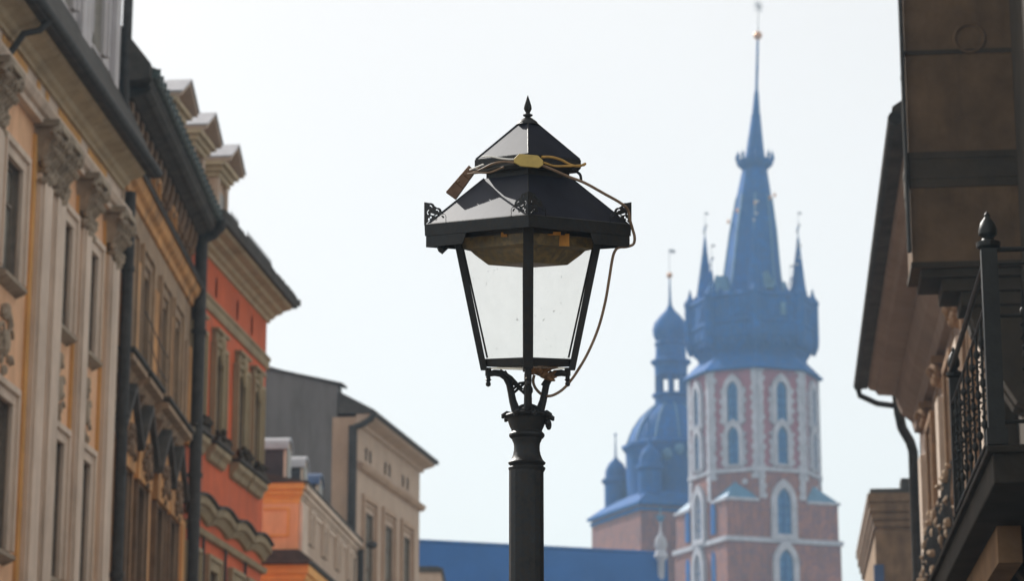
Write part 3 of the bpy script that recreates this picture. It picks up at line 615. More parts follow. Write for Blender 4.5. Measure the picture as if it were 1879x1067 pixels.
q = MB(o); q.add([(x0 - .28, -.45, 17.0), (x0 - .28, -6.6, 18.5), (x0 + .4, -6.6, 18.5), (x0 + .4, -.45, 17.0), (x0 - .28, -.45, 17.07), (x0 - .28, -6.6, 18.58), (x0 + .4, -6.6, 18.58), (x0 + .4, -.45, 17.07)],
      [(0, 1, 2, 3), (4, 5, 6, 7), (0, 1, 5, 4), (1, 2, 6, 5), (2, 3, 7, 6), (3, 0, 4, 7)]); q.build('firewall_coping', 'slate', Be)
pipe(Be, o, [(x0 - .3, -.08, 15.7), (x0 - .3, -.08, 0)], .13)
q = MB(o); q.tube([(x0 - .3, .58, 16.08), (x0 - .34, .5, 15.9), (x0 - .33, .25, 15.74), (x0 - .3, .0, 15.66), (x0 - .3, -.08, 15.5)], .1, 10); q.build('pipe_elbow', 'darkmetal', Be, smooth=True)

# ================================================================== LEFT 6: stub of the next roof
Nx = empty('far_house', (-4.2, 100, 0), 0, 'small pale chimney-like top of a far house just left of the lamp post', 'building')
q = MB(); q.box(-3.5, 1.42, 0, 6, 0, 14.05); q.build('wall', 'beige', Nx)
q = MB(); q.box(-3.6, 1.5, -.08, 6.1, 14.051, 14.22); q.box(-3.4, 1.35, .1, 5.9, 14.221, 14.3); q.build('coping', 'slate', Nx)
q = MB(); q.box(.62, .98, -.03, .0, 11.0, 13.65); q.build('pane', 'zinc', Nx); q = MB(); q.box(.56, .62, -.05, 0, 11, 13.7); q.box(.98, 1.04, -.05, 0, 11, 13.7); q.build('window_frame', 'whiteframe', Nx)

# ================================================================== RIGHT
def RX(Y): return 2.15 + .105 * Y
o = 1
# ---- near brown house with corbelled oriel, balcony
N1 = facade_root('brown_house', (RX(21.4), 21.4), .105, 'dark brown house with a corbelled upper bay and iron balcony, filling the right edge')
ops = [(-6.6, -5.5, 4.1, 6.4), (-3.4, -2.4, 4.1, 6.2), (1.2, 2.0, 4.0, 5.9)]
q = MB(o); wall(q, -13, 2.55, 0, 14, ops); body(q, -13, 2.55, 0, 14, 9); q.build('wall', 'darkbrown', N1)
for a, b, c, d in ops: window(N1, o, (a + b) / 2, c, b - a, d - c, rows=3, surround='darkbrown')
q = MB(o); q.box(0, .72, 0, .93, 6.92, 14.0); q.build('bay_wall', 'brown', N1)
for e, z0, z1 in ((.008, 7.64, 7.72), (.014, 7.72, 7.9), (.02, 7.9, 7.96), (.008, 8.86, 8.9), (.012, 6.925, 6.97)):      # mouldings that return across the near end of the bay
    q = MB(o); q.box(-e, .72 + e, 0, .93 + e, z0, z1); q.build('bay_moulding', 'darkbrown', N1)
q = MB(o); rp = [(0, .36 + .13 * cos(t), 9.0 + .13 * sin(t)) for t in [k * pi / 12 for k in range(25)]]; q.tube(rp, .018, 6); q.build('bay_boss', 'brown', N1, smooth=True)
q = MB(o)      # corbel steps below the bay
for k, (dd, z0, z1) in enumerate(((.86, 6.84, 6.918), (.68, 6.72, 6.84), (.52, 6.6, 6.72))): q.box(.03 + k * .03, .7 - k * .03, 0, dd, z0, z1)
pr = [(0, 5.7), (.08, 5.75), (.2, 5.95), (.28, 6.2), (.36, 6.35), (.42, 6.42), (.46, 6.6), (0, 6.6)]
for a in (.12, .42): q.prism(pr, a, a + .2)
q.build('bay_corbel', 'darkbrown', N1, bevel=.008)
q = MB(o); q.tube([(-.04, .955, 13.9), (-.04, .955, 7.05)], .020, 8); q.build('bay_pipe', 'darkmetal', N1, smooth=True)
q = MB(o); q.box(-13, 2.8, -9, 1.2, 14.0, 14.3); q.build('roof', 'slate', N1)
# balcony
bs0 = -8.15; bs1 = bs0 + 3.35; bd = 1.0
q = MB(o); q.box(bs0, bs1 + 2.6, 0, bd, 3.74, 3.95); q.box(bs0 - .03, bs1 + 2.63, 0, bd + .03, 3.9, 3.94); bal = q.build('balcony', 'blackstone', N1, bevel=.01)
q = MB(o); q.box(bs0 + 1.6, bs1 + 2.6, .72, .86, 3.52, 3.738); q.build('balcony_beam', 'tan', N1)
for a in (bs0 + .15, bs0 + 2.2, bs0 + 4.4):
    q = MB(o); q.prism([(0, 2.9), (.12, 2.95), (.25, 3.2), (.6, 3.4), (.7, 3.55), (.7, 3.735), (0, 3.735)], a, a + .22); q.build('balcony_bracket', 'darkbrown', N1, bevel=.01)
def post(x, d, z0, w_, top):
    q = MB(o); q.box(x - w_, x + w_, d - w_, d + w_, z0, top); q.box(x - w_ - .012, x + w_ + .012, d - w_ - .012, d + w_ + .012, z0, z0 + .09)
    q.lathe([(w_ * 1.0, top), (w_ * 1.5, top + .015), (w_ * 1.55, top + .04), (w_ * .9, top + .05), (w_ * .7, top + .065), (w_ * 1.15, top + .085), (w_ * 1.2, top + .11), (w_ * .9, top + .15), (w_ * .45, top + .175), (w_ * .35, top + .185), (w_ * .4, top + .195), (.003, top + .215)], 14, c=(x, d))
    q.build('newel_post', 'iron', bal, smooth=True)
post(bs0 + .05, bd - .03, 3.95, .043, 5.03); post(bs1, bd - .05, 3.95, .035, 4.98)
def rail(p0, p1, r, nm='rail'):
    q = MB(o); q.tube([p0, p1], r, 6); q.build(nm, 'iron', bal, smooth=True)
dR = bd - .03
for z, r in ((5.03, .018), (4.80, .011), (4.08, .011)): rail((bs0 + .05, dR, z), (bs1, dR, z), r)
for z, r in ((5.03, .014), (4.66, .010), (4.08, .011), (4.95, .006)): rail((bs0 + .05, dR, z), (bs0 + .05, 0, z), r)
def baluster_mesh():
    q = MB(o); q.tube([(0, 0, 4.08), (0, 0, 4.8)], .0085, 6)
    for zc in (4.2, 4.44, 4.68): q.ball((0, 0, zc), (.02, .02, .03), 8, 5)
    pts = [(0.02 * cos(t * 2.4), .02 * sin(t * 2.4), 4.22 + .2 * t / 8) for t in range(9)]; q.tube(pts, .006, 5)
    pts = [(0.02 * cos(t * 2.4), .02 * sin(t * 2.4), 4.46 + .2 * t / 8) for t in range(9)]; q.tube(pts, .006, 5)
    return q.mesh('baluster', 'iron', smooth=True)
bmh = baluster_mesh()
for i in range(1, 9): inst(bmh, 'baluster', bal, (bs0 + .05 + (bs1 - bs0) * i / 9, dR, 0))
for i in range(1, 6): inst(bmh, 'baluster', bal, (bs0 + .05, dR - i * .17, 0))
q = MB(o)
for i, (dd, zz) in enumerate(((.68, 4.9), (.5, 4.82), (.3, 4.9), (.62, 4.74), (.42, 4.76))):
    q.tube([(bs0 + .05, dd + .045 * cos(t), zz + .045 * sin(t)) for t in [k * .55 for k in range(11)]], .007, 5); q.ball((bs0 + .03, dd, zz), (.015, .015, .015), 6, 4)
q.build('end_rosettes', 'iron', bal, smooth=True)
q = MB(o)      # wrought scroll brackets hanging under the near end of the slab
for (dd, zz, r) in ((.62, 3.5, .09), (.45, 3.3, .12), (.72, 3.15, .07), (.3, 3.55, .06)):
    q.tube([(bs0 + .1, dd + r * (1 - k / 16) * cos(k * .5), zz + r * (1 - k / 16) * sin(k * .5)) for k in range(13)], .008, 5)
q.build('scroll_bracket', 'iron', bal, smooth=True)

# ---- second right house: pink soffit eave, cream pilasters
N2 = facade_root('pink_eave_house', (RX(24.0), 24.0), .105, 'tan house with deep pinkish eave and sunlit cream pilasters on the right side')
ops = []
wF = [(2.6, .9), (5.9, .9), (9.9, .9)]
for s, wd in wF: ops += [(s - wd / 2, s + wd / 2, 5.6, 7.7), (s - wd / 2, s + wd / 2, 2.2, 4.2)]
q = MB(o); wall(q, .1, 14.0, 0, 9.0, ops); body(q, .1, 14.0, 0, 9.0, 9); q.build('wall', 'soffit', N2)
for s, wd in wF: window(N2, o, s, 5.6, wd, 2.1, rows=3, surround='tan', sur_w=.14); window(N2, o, s, 2.2, wd, 2.0, rows=2, surround='tan')
for s in (1.0, 4.3, 7.85, 12.2):
    q = MB(o); q.box(s - .25, s + .25, 0, .12, 3.0, 7.75); q.build('pilaster', 'cream', N2, bevel=.01)
for k, s in enumerate((1.0, 4.3, 7.85, 10.9)):
    capital(o, .42, .5, 40 + k).build('capital', 'tan', N2, loc=(s, -.2, 7.76), smooth=True)
for k, s in enumerate((2.6, 5.9, 9.3, 11.6)):
    scroll_ornament(o, .6, .5, 90 + k, 10).build('stucco_ornament', 'tan', N2, loc=(s, -.06, 8.05))
pr = [(0, 8.32), (.1, 8.34), (.14, 8.5), (.28, 8.62), (.33, 8.74), (.36, 8.9), (.62, 8.92), (.66, 8.98), (.74, 9.0), (.78, 9.08), (.78, 9.16), (0, 9.16)]
q = MB(o); q.prism(pr, .1, 13.5); q.build('cornice', 'soffit', N2)
q = MB(o); q.prism([(.76, 9.06), (.9, 9.05), (.94, 9.14), (.92, 9.24), (-3, 11.8), (-9, 9.2), (-9, 9.17), (.76, 9.17)], .1, 13.7); q.build('roof', 'slate', N2)
q = MB(o); q.tube([(.1, .9, 9.12), (13.8, .9, 9.12)], .07, 10); q.build('gutter', 'darkmetal', N2, smooth=True)
q = MB(o); q.tube([(13.72, .9, 9.08), (13.8, .88, 8.98), (13.85, .62, 8.86), (13.9, .30, 8.82)], .045, 8)
q.tube([(13.9, .32, 9.02), (13.9, .30, 8.72), (13.95, .26, 8.5), (14.05, .14, 8.3), (14.08, .10, 8.16), (14.08, .10, 0)], .075, 10); q.build('downpipe', 'darkmetal', N2, smooth=True)
# small iron balconies crowded with flower boxes
for (a, b, z) in ((6.6, 10.2, 5.55), (10.9, 12.9, 5.4), (4.2, 6.2, 5.6)):
    q = MB(o); dq = .2 if a < 10 else .1; q.box(a, b, 0, dq + .02, z - .14, z); fb = q.build('small_balcony', 'brownstone', N2)
    q = MB(o); q.tube([(a, dq, z + .75), (b, dq, z + .75)], .018, 6); q.tube([(a, dq, z + .12), (b, dq, z + .12)], .014, 6)
    nn = int((b - a) / .14)
    for i in range(nn + 1):
        x = a + (b - a) * i / nn; q.tube([(x, dq, z), (x + .04 * sin(i), dq + .04, z + .35), (x, dq, z + .75)], .01, 4)
    q.build('railing', 'iron', fb)
    rn = random.Random(int(a * 10)); q = MB(o)
    for i in range(int((b - a) * 26)):
        q.ball((rn.uniform(a, b), rn.uniform(.04, dq + .06), z + rn.uniform(.05, .8)), (rn.uniform(.03, .08), rn.uniform(.03, .07), rn.uniform(.03, .07)), 5, 4)
    tag(q.build('potted_plants', 'greystone', fb), kind='stuff')
# ---- third right house
N3 = facade_root('grey_brown_house', (7.45, 52.0), .105, 'grey brown house end with flared cornice, lowest on the right behind the downpipe')
q = MB(o); q.box(0, 9, -9, 0, 0, 8.9); q.build('wall', 'greystone', N3)
q = MB(o); n_ = 5
for k, (e, z0, z1) in enumerate(((.0, 8.9, 9.0), (.05, 9.0, 9.15), (.09, 9.15, 9.3), (.13, 9.3, 9.5), (.16, 9.5, 9.68))): q.box(-e, 9, -9, e, z0, z1)
q.box(-.03, 0, -.9, .03, 7.6, 8.9); q.build('cornice', 'brownstone', N3, bevel=.01)
q = MB(o); q.box(-.1, 9, -9, .1, 9.682, 9.78); q.box(.3, 1.0, -1.0, -.55, 9.78, 10.05); q.build('roof', 'slate', N3)
q = MB(o); q.box(-.25, -.05, -.12, .08, 6.0, 8.2); q.build('sign_box', 'bluezinc', N3)

# ================================================================== CHURCH
PSI = RAD(20.5)
def lean(me_obj, k, z0):
    for v in me_obj.data.vertices:
        if v.co.z > z0: v.co.x += k * (v.co.z - z0) * cos(PSI); v.co.y -= k * (v.co.z - z0) * sin(PSI)
def pointed(cx, z0, zs, w_, n=6):            # pointed-arch outline: springing at zs
    a = w_ / 2; R_ = w_ * .95; pts = [(cx - a, z0), (cx + a, z0)]
    for i in range(n + 1):
        t = i / n; ang = t * math.acos((R_ - a) / R_); pts.append((cx + a - R_ + R_ * cos(ang), zs + R_ * sin(ang)))
    for i in range(n, -1, -1):
        t = i / n; ang = t * math.acos((R_ - a) / R_)
        if i == n: continue
        pts.append((cx - a + R_ - R_ * cos(ang), zs + R_ * sin(ang)))
    return pts
TA = empty('church_tower', (20.95, 218, 0), PSI, 'tall brick church tower with a blue helmet of many turrets and one needle spire', 'church tower')
H = 5.3; AP = 5.2; T8 = math.tan(pi / 8)
def octo(q, ap0, ap1, z0, z1): q.lathe([(ap0 / cos(pi / 8), z0), (ap1 / cos(pi / 8), z1)], 8, ph=pi / 8)
q = MB(); q.box(-H, H, -H, H, 0, 30.6); q.box(-H + .12, H - .12, -H + .12, H - .12, 30.6, 34.2); q.build('square_shaft', 'brick', TA)
q = MB(); octo(q, AP, AP, 34.0, 36.7); q.build('octagon_base', 'brick', TA)
q = MB(); octo(q, AP, AP, 36.7, 45.6); q.build('octagon_shaft', 'pinkbrick', TA)
q = MB(); q.box(-H - .18, H + .18, -H - .18, H + .18, 30.55, 30.95); q.build('string_course', 'limestone', TA)
q = MB(); octo(q, AP + .16, AP + .16, 36.6, 36.95); q.build('string_course', 'limestone', TA)
for sx in (-1, 1):       # sloped caps on the four corners of the square
    for sy in (-1, 1):
        q = MB(); a = H - .05; t = AP * T8 + .1
        cx, cy = sx * 3.85, sy * 3.85
        q.add([(sx * a, sy * a, 34.22), (sx * t, sy * a, 34.22), (sx * a, sy * t, 34.22), (sx * 3.5, sy * 3.5, 36.0)], [(0, 1, 2), (0, 1, 3), (1, 2, 3), (2, 0, 3)])
        q.build('corner_cap', 'patina' if sx * sy < 0 or sx > 0 or sy < 0 else 'limestone', TA)
        q = MB(); q.box(min(sx * t, sx * (a + .1)), max(sx * t, sx * (a + .1)), min(sy * t, sy * (a + .1)), max(sy * t, sy * (a + .1)), 34.0, 34.24); q.build('cap_ledge', 'limestone', TA)
def on_face(q, k, ap):   # rotate shapes modelled on the front (-y) onto face k
    a = k * pi / 4; q.v = [(x * cos(a) - (y - ap) * sin(a) * 1, x * sin(a) + (y - ap) * cos(a), z) for x, y, z in q.v]; return q
rn = random.Random(3)
def toothed(q, x, z0, z1, w0, w1, step=.42, d=.12, side=0):
    z = z0; k = 0
    while z < z1 - .05:
        zt = min(z + step, z1); ww = (w0 if k % 2 else w1) * rn.uniform(.86, 1.1)
        a, b = (x - ww, x + ww) if side == 0 else ((x, x + ww) if side > 0 else (x - ww, x))
        q.box(a, b, -d, 0, z, zt - .02); z = zt; k += 1
rn = random.Random(3)
for k in range(8):
    for z0, zs in ((40.95, 43.6), (37.35, 39.7)):
        q = MB(); q.face_prism(pointed(0, z0 - .1, zs, 1.1), -.03, .01); wn = on_face(q, k, AP).build('window', 'blueglass', TA)
        q = MB(); q.box(-.04, .04, -.1, -.031, z0, zs + .4)
        for zz in (z0 + .7, z0 + 1.4, z0 + 2.1): q.box(-.49, .49, -.09, -.032, zz, zz + .07)
        on_face(q, k, AP).build('mullion', 'helmet', wn)
        q = MB(); toothed(q, -.5, z0 - .1, zs + .3, .52, .66, side=-1, d=.2); toothed(q, .5, z0 - .1, zs + .3, .52, .66, side=1, d=.2)
        q.box(-.9, .9, -.26, 0, z0 - .3, z0 - .1); ring_plate(q, pointed(0, z0 - .1, zs, 1.75), pointed(0, z0 - .08, zs, .98), -.32, 0); on_face(q, k, AP).build('surround', 'limestone', wn)
    q = MB(); x = AP * T8
    toothed(q, x, 34.3 if k % 2 == 0 else 36.0, 45.4, .48, .62, side=-1, d=.1); toothed(q, -x, 34.3 if k % 2 == 0 else 36.0, 45.4, .48, .62, side=1, d=.1)
    tag(on_face(q, k, AP).build('corner_quoins', 'limestone', TA), kind='stuff')
    if k % 2 == 1:
        q = MB(); q.ball((.9, -.06, 35.75), (.28, .08, .26), 8, 5); on_face(q, k, AP).build('carved_boss', 'limestone', TA)
for k in (0, 2, 4, 6):   # tall gothic windows of the square part
    for z0, zs, hh in ((31.3, 34.1, H - .12), (26.0, 28.9, H)):
        blind = k == 6 or k == 2
        q = MB(); ring_plate(q, pointed(0, z0 - .3, zs - .1, 2.35), pointed(0, z0, zs, 1.35), -.36, 0); q.box(-1.25, 1.25, -.42, 0, z0 - .5, z0 - .3); so = on_face(q, k, hh).build('window', 'limestone', TA)
        q = MB(); q.face_prism(pointed(0, z0 - .05, zs, 1.5), -.03, .01); on_face(q, k, hh).build('pane', 'limestone' if blind else 'blueglass', so)
        q = MB(); q.box(-.05, .05, -.12, -.031, z0, zs + .6)
        for zz in (.8, 1.6, 2.4): q.box(-.67, .67, -.1, -.032, z0 + zz, z0 + zz + .07)
        q.v = q.v; on_face(q, k, hh).build('mullion', 'helmet', so)
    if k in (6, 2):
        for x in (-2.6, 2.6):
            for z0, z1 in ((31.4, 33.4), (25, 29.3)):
                q = MB(); q.face_prism(pointed(x, z0, z1, .8), -.04, -.0 + .1); on_face(q, k, H).build('niche_shade', 'helmet', TA)  # flat dark plate; the shade of a niche is put into its colour
q = MB(); octo(q, 6.1 * cos(pi / 8), 4.7 * cos(pi / 8), 45.55, 46.95); q.lathe([(6.1, 45.45), (6.1, 45.56)], 8, ph=pi / 8); q.build('skirt_roof', 'helmet', TA)
c8 = [(4.7, 46.9), (4.75, 47.2), (5.15, 47.8), (5.35, 48.3), (5.5, 48.6), (5.5, 49.6), (5.62, 49.7), (5.62, 49.85), (5.5, 49.95), (5.5, 51.9), (5.65, 52.0), (5.6, 52.2), (5.2, 52.35), (2.7, 53.1)]
q = MB(); q.lathe(c8, 8, ph=pi / 8); gal = q.build('helmet_gallery', 'helmet', TA)
q = MB()
for i in range(32):
    a = 2 * pi * i / 32; rr = 5.5 * cos(pi / 8) / cos(((a + pi / 8) % (pi / 4)) - pi / 8); q.tube([(rr * cos(a), rr * sin(a), 48.6), (rr * cos(a), rr * sin(a), 51.9)], .08, 4)
    q.ball((rr * .965 * cos(a), rr * .965 * sin(a), 48.0), (.22, .22, .4), 5, 4)
q.build('gallery_ribs', 'helmet', gal)
for i in range(16):
    a = 2 * pi * i / 16 + .1; q = MB(); q.box(-.22, .22, -5.22, -5.0, 50.3, 51.4); on_face(q, 0, 0); q.v = [(x * cos(a) - y * sin(a), x * sin(a) + y * cos(a), z) for x, y, z in q.v]; q.build('gallery_hatch', 'patina' if i % 5 == 0 else 'helmet', gal)
sp = [(3.0, 52.6), (2.7, 53.4), (2.52, 54.6), (2.35, 56), (2.02, 59), (1.55, 62), (1.15, 64.3), (1.1, 64.5), (1.55, 64.9), (1.62, 65.1), (1.62, 65.35), (.95, 65.4), (.8, 66.2), (.42, 69.4), (.46, 69.5), (.36, 69.7), (.2, 71.7), (.13, 72), (.1, 76.6), (.02, 76.8)]
q = MB(); q.lathe(sp, 8, ph=pi / 8); spire = q.build('spire', 'helmet', TA); lean(spire, .045, 52)
q = MB()
for k in range(8):
    a = pi / 8 + k * pi / 4
    q.tube([(r * cos(a), r * sin(a), z) for r, z in sp[:6]], .09, 4)
o_ = q.build('spire_ribs', 'patina', spire); lean(o_, .045, 52)
q = MB()
for k in range(16):
    a = k * pi / 8; q.lathe([(.1, 65.3), (.16, 65.7), (.05, 65.95), (.01, 66.2)], 5, c=(1.6 * cos(a), 1.6 * sin(a)))
o_ = q.build('crown', 'helmet', spire); lean(o_, .045, 52)
q = MB(); q.ball((0, 0, 77.1), .4, 12, 8); o_ = q.build('gilded_ball', 'gold', spire, smooth=True); lean(o_, .045, 52)
q = MB(); q.tube([(0, 0, 77.4), (0, 0, 79.2)], .04, 5); q.tube([(-.5, 0, 79.9), (.5, 0, 79.9)], .06, 4); q.tube([(-.35, 0, 80.3), (.35, 0, 79.4)], .06, 4); q.tube([(.35, 0, 80.3), (-.35, 0, 79.4)], .06, 4); q.tube([(0, 0, 79.2), (0, 0, 80.5)], .06, 4)
o_ = q.build('star_vane', 'paleiron', spire); lean(o_, .045, 52)
for k in range(4):
    a = k * pi / 2; q = MB(); q.face_prism([(-.9, 53.0), (.9, 53.0), (0, 54.6)], -3.4, -2.0); q.v = [(x * cos(a) - y * sin(a), x * sin(a) + y * cos(a), z) for x, y, z in q.v]; o_ = q.build('spire_gable', 'patina', TA)
for k in range(8):
    a = pi / 8 + k * pi / 4; q = MB(); q.lathe([(.15, 47.6), (.42, 48.2), (.5, 48.7), (.5, 52.0), (.58, 52.1), (.58, 52.3), (.2, 52.9), (.04, 53.6)], 8, c=(5.35 * cos(a), 5.35 * sin(a))); q.build('bartizan', 'helmet', TA)
    for off in (-.22, 0, .22):
        b = a + pi / 8 + off; q = MB(); q.face_prism([(-.4, 52.0), (.4, 52.0), (0, 52.75 + (.25 if off == 0 else 0))], -5.1, -4.7); q.v = [(x * cos(b + pi / 2) - y * sin(b + pi / 2), x * sin(b + pi / 2) + y * cos(b + pi / 2), z) for x, y, z in q.v]; q.build('gablet', 'helmet', TA)
for k in range(8):
    a = pi / 8 + k * pi / 4 + .02; big = k % 2 == 1
    R_ = 4.1 if big else 5.3; cx, cy = R_ * cos(a), R_ * sin(a)
    if big: pf = [(.95, 51.9), (1.0, 52.3), (.86, 52.6), (.72, 53.4), (.53, 54.8), (.24, 57.0), (.1, 58.2), (.05, 58.4), (.04, 59.0), (.14, 59.15), (.02, 59.3), (.02, 59.9)]
    else: pf = [(.6, 51.9), (.6, 52.3), (.38, 52.6), (.25, 53.3), (.1, 54.3), (.04, 54.6), (.03, 55.2), (.1, 55.3), (.02, 55.5), (.02, 56.0)]
    q = MB(); q.lathe(pf, 8, c=(cx, cy)); tr_ = q.build('turret', 'helmet', TA, smooth=True); lean(tr_, .02, 51)
    q = MB(); zt = 59.45 if big else 55.55; q.ball((cx + .15, cy, zt), .13, 6, 4); q.ball((cx - .1, cy, zt - .6), .13, 6, 4); q.box(cx, cx + .35, cy - .01, cy + .01, zt + 1.0, zt + 1.2); q.tube([(cx, cy, zt - .6), (cx, cy, zt + 1.2)], .025, 4); o_ = q.build('turret_vane', 'paleiron', tr_); lean(o_, .02, 51)
rn = random.Random(11)
for k in range(10):       # crockets sticking out of the spire edges
    a = pi / 8 + (k % 8) * pi / 4; z = 58 + k * .6; r = 2.02 - (z - 59) * .155 + .3
    q = MB(); q.ball((r * cos(a), r * sin(a), z), (.14, .14, .22), 5, 4); o_ = q.build('crocket', 'gold', spire); lean(o_, .045, 52)

TB = empty('domed_church_tower', (14.85, 234, 0), PSI, 'lower brick church tower with dark blue dome and onion lantern', 'church tower')
Hb = 5.75
q = MB(); q.box(-Hb, Hb, -Hb, Hb, 0, 35.9); q.build('square_shaft', 'brick', TB)
q = MB(); q.box(-Hb - .12, Hb + .12, -Hb - .12, Hb + .12, 35.4, 35.7); q.box(-Hb - .35, Hb + .35, -Hb - .35, Hb + .35, 35.9, 36.15); q.build('cornice', 'helmet', TB)
q = MB(); q.add([(-Hb - .35, -Hb - .35, 36.16), (Hb + .35, -Hb - .35, 36.16), (Hb + .35, Hb + .35, 36.16), (-Hb - .35, Hb + .35, 36.16), (-4.4, -4.4, 37.5), (4.4, -4.4, 37.5), (4.4, 4.4, 37.5), (-4.4, 4.4, 37.5)],
      [(0, 1, 5, 4), (1, 2, 6, 5), (2, 3, 7, 6), (3, 0, 4, 7), (4, 5, 6, 7)]); q.build('skirt_roof', 'helmet', TB)
q = MB(); q.lathe([(4.3, 37.2), (4.35, 41.5), (4.45, 41.8), (4.75, 42.15), (4.7, 42.4), (4.2, 42.6), (3.95, 43.3), (3.6, 44.1), (3.0, 45.0), (2.2, 45.8), (1.6, 46.3), (1.55, 47.0), (1.85, 47.15), (1.8, 47.35), (1.5, 47.4)], 12, ph=pi / 12); dome = q.build('dome', 'helmet', TB, smooth=True)
q = MB()
for k in range(12):
    a = k * pi / 6 + pi / 12; q.tube([((r + .03) * cos(a), (r + .03) * sin(a), z) for r, z in ((4.2, 42.6), (3.95, 43.3), (3.6, 44.1), (3.0, 45.0), (2.2, 45.8), (1.6, 46.3))], .08, 4)
q.build('dome_ribs', 'patina', dome)
for k in (5, 7, 6, 4):
    a = pi * (1 + k / 12.0) ; q = MB(); q.ball((4.3 * cos(a), 4.3 * sin(a), 41.0 + (k % 2) * .5), (.5, .5, .6), 8, 6); q.build('oval_dormer', 'patina', dome)
for k in range(8):
    a = k * pi / 4 + .27; q = MB(); q.tube([(1.35 * cos(a), 1.35 * sin(a), 47.35), (1.35 * cos(a), 1.35 * sin(a), 49.3)], .17, 6); q.build('lantern_column', 'helmet', dome)
q = MB(); q.lathe([(1.5, 49.05), (1.55, 50.0), (1.9, 50.35), (1.9, 50.5), (1.45, 50.7), (1.4, 51.9), (1.55, 52.1), (1.5, 52.25), (1.35, 52.4), (1.6, 52.9), (1.68, 53.5), (1.5, 54.2), (.95, 54.9), (.45, 55.4), (.18, 55.9), (.12, 56.6), (.06, 58.5), (.01, 58.8)], 16)
on_ = q.build('onion_lantern', 'helmet', TB, smooth=True)
q = MB(); q.ball((0, 0, 58.8), .3, 8, 6); q.build('gilded_ball', 'gold', on_); q = MB(); q.tube([(0, 0, 59), (0, 0, 61.4)], .03, 4); q.box(0, .6, -.02, .02, 61.0, 61.35); q.build('weather_vane', 'paleiron', on_)
q = MB(); q.lathe([(.5, 49.0), (.3, 49.05)], 8)
for sx, sy in ((-1, 1), (-1, -1), (1, -1), (1, 1)):
    q = MB(); q.lathe([(1.1, 36.6), (1.1, 39.2), (1.4, 39.5), (1.35, 39.7), (1.05, 39.8), (1.0, 40.6), (.7, 41.2), (.25, 41.6), (.1, 41.9), (.05, 43.8), (.15, 43.95), (.02, 44.15)], 10, c=(sx * 4.0, sy * 4.0)); q.build('corner_turret', 'helmet', TB, smooth=True)
# long blue roof in front of the church
LR = empty('long_roof_house', (-6, 152, 0), 0, 'long plain blue slate roof stretching from the beige house to the church tower', 'building')
q = MB(); q.box(-10, 15.75, 1.5, 12, 0, 17.5); q.build('wall', 'brick', LR)
q = MB(); q.add([(-12, 0, 16.5), (15.8, 5, 16.5), (15.8, 14, 16.5), (-12, 14, 16.5), (-12, 5.5, 23.75), (15.8, 9, 22.8)], [(0, 1, 5, 4), (2, 3, 4, 5), (1, 2, 5), (3, 0, 4), (0, 3, 2, 1)]); q.build('roof', 'farroof', LR)
q = MB(); q.tube([(-12, 5.5, 23.77), (15.8, 9, 22.82)], .12, 6); q.build('ridge_cap', 'helmet', LR)
PF = empty('roof_finial', (9.35, 160, 0), 0, 'pale baroque finial with a teal cross rising at the right end of the blue roof', 'finial')
q = MB(); q.lathe([(.2, 20.5), (.22, 22.2), (.45, 22.5), (.3, 22.9), (.42, 23.2), (.3, 23.7), (.12, 23.9), (.06, 24.2), (.05, 25.3), (.01, 25.4)], 8); q.build('pedestal', 'limestone', PF, smooth=True)
q = MB(); q.box(-.3, .3, -.04, .04, 25.0, 25.12); q.box(-.06, .06, -.04, .04, 24.4, 25.7); q.ball((0, 0, 24.9), (.22, .1, .22), 8, 5); q.build('cross', 'patina', PF)

# ================================================================== STREET LAMP
LX, LY, LZ = .057, 9.0, 3.29
TILT = Matrix.Translation((0, 0, LZ)) @ Matrix.Rotation(RAD(9.6), 4, 'X')      # the lantern nods a little towards the street
TM = TILT.to_4x4()
LP = empty('street_lamp', (LX, LY, 0), 0, 'black square street lantern on a round cast iron post in the middle', 'street lamp')
# fluted post with capital
q = MB(); n = 48; prof = [(.16, 0), (.17, .1), (.15, .25), (.12, .5), (.125, .6), (.085, .7), (.075, .9)]
q.lathe(prof, 32); q.build('post_base', 'lampblack', LP, smooth=True)
q = MB(); q.lathe([(.0645, .9), (.0625, 2.2), (.0620, 3.085)], 16, ph=.1); q.build('shaft', 'lampblack', LP, loc=(-.006, 0, 0), bevel=.001)
q = MB(); q.lathe([(.0585, 3.075), (.0645, 3.085), (.0665, 3.092), (.0605, 3.097), (.058, 3.101), (.0655, 3.107), (.067, 3.111), (.060, 3.118), (.0555, 3.125), (.0495, 3.14), (.0465, 3.155), (.046, 3.17), (.0475, 3.182), (.0525, 3.192), (.053, 3.197), (.0575, 3.2), (.0635, 3.207), (.0635, 3.214), (.0575, 3.221), (.054, 3.224), (.056, 3.232), (.061, 3.242), (.066, 3.256), (.068, 3.268), (.072, 3.272), (.08, 3.275), (.083, 3.279), (.079, 3.284), (.066, 3.288), (.05, 3.292), (.046, 3.30), (.03, 3.304)], 40)
q.build('capital', 'lampblack', LP, loc=(-.004, 0, 0), smooth=True)
for i in range(8):
    a = i * pi / 4 + .25; cx, cy = .074 * cos(a), .074 * sin(a); q = MB()
    q.tube([(cx * .75, cy * .75, 3.283), (cx * 1.05, cy * 1.05, 3.284), (cx * 1.25, cy * 1.25, 3.276), (cx * 1.27, cy * 1.27, 3.268)], [.008, .012, .009, .004], 6)
    q.build('collar_leaf', 'lampblack', LP, smooth=True)
q = MB(); q.ball((.074 * cos(.3), -.074 * sin(.3), 3.253), (.013, .013, .014), 7, 5); q.ball((.073, -.012, 3.247), (.012, .012, .016), 7, 5); q.ball((.074, -.016, 3.240), (.010, .010, .013), 7, 5); q.build('collar_rosette', 'lampblack', LP, smooth=True)
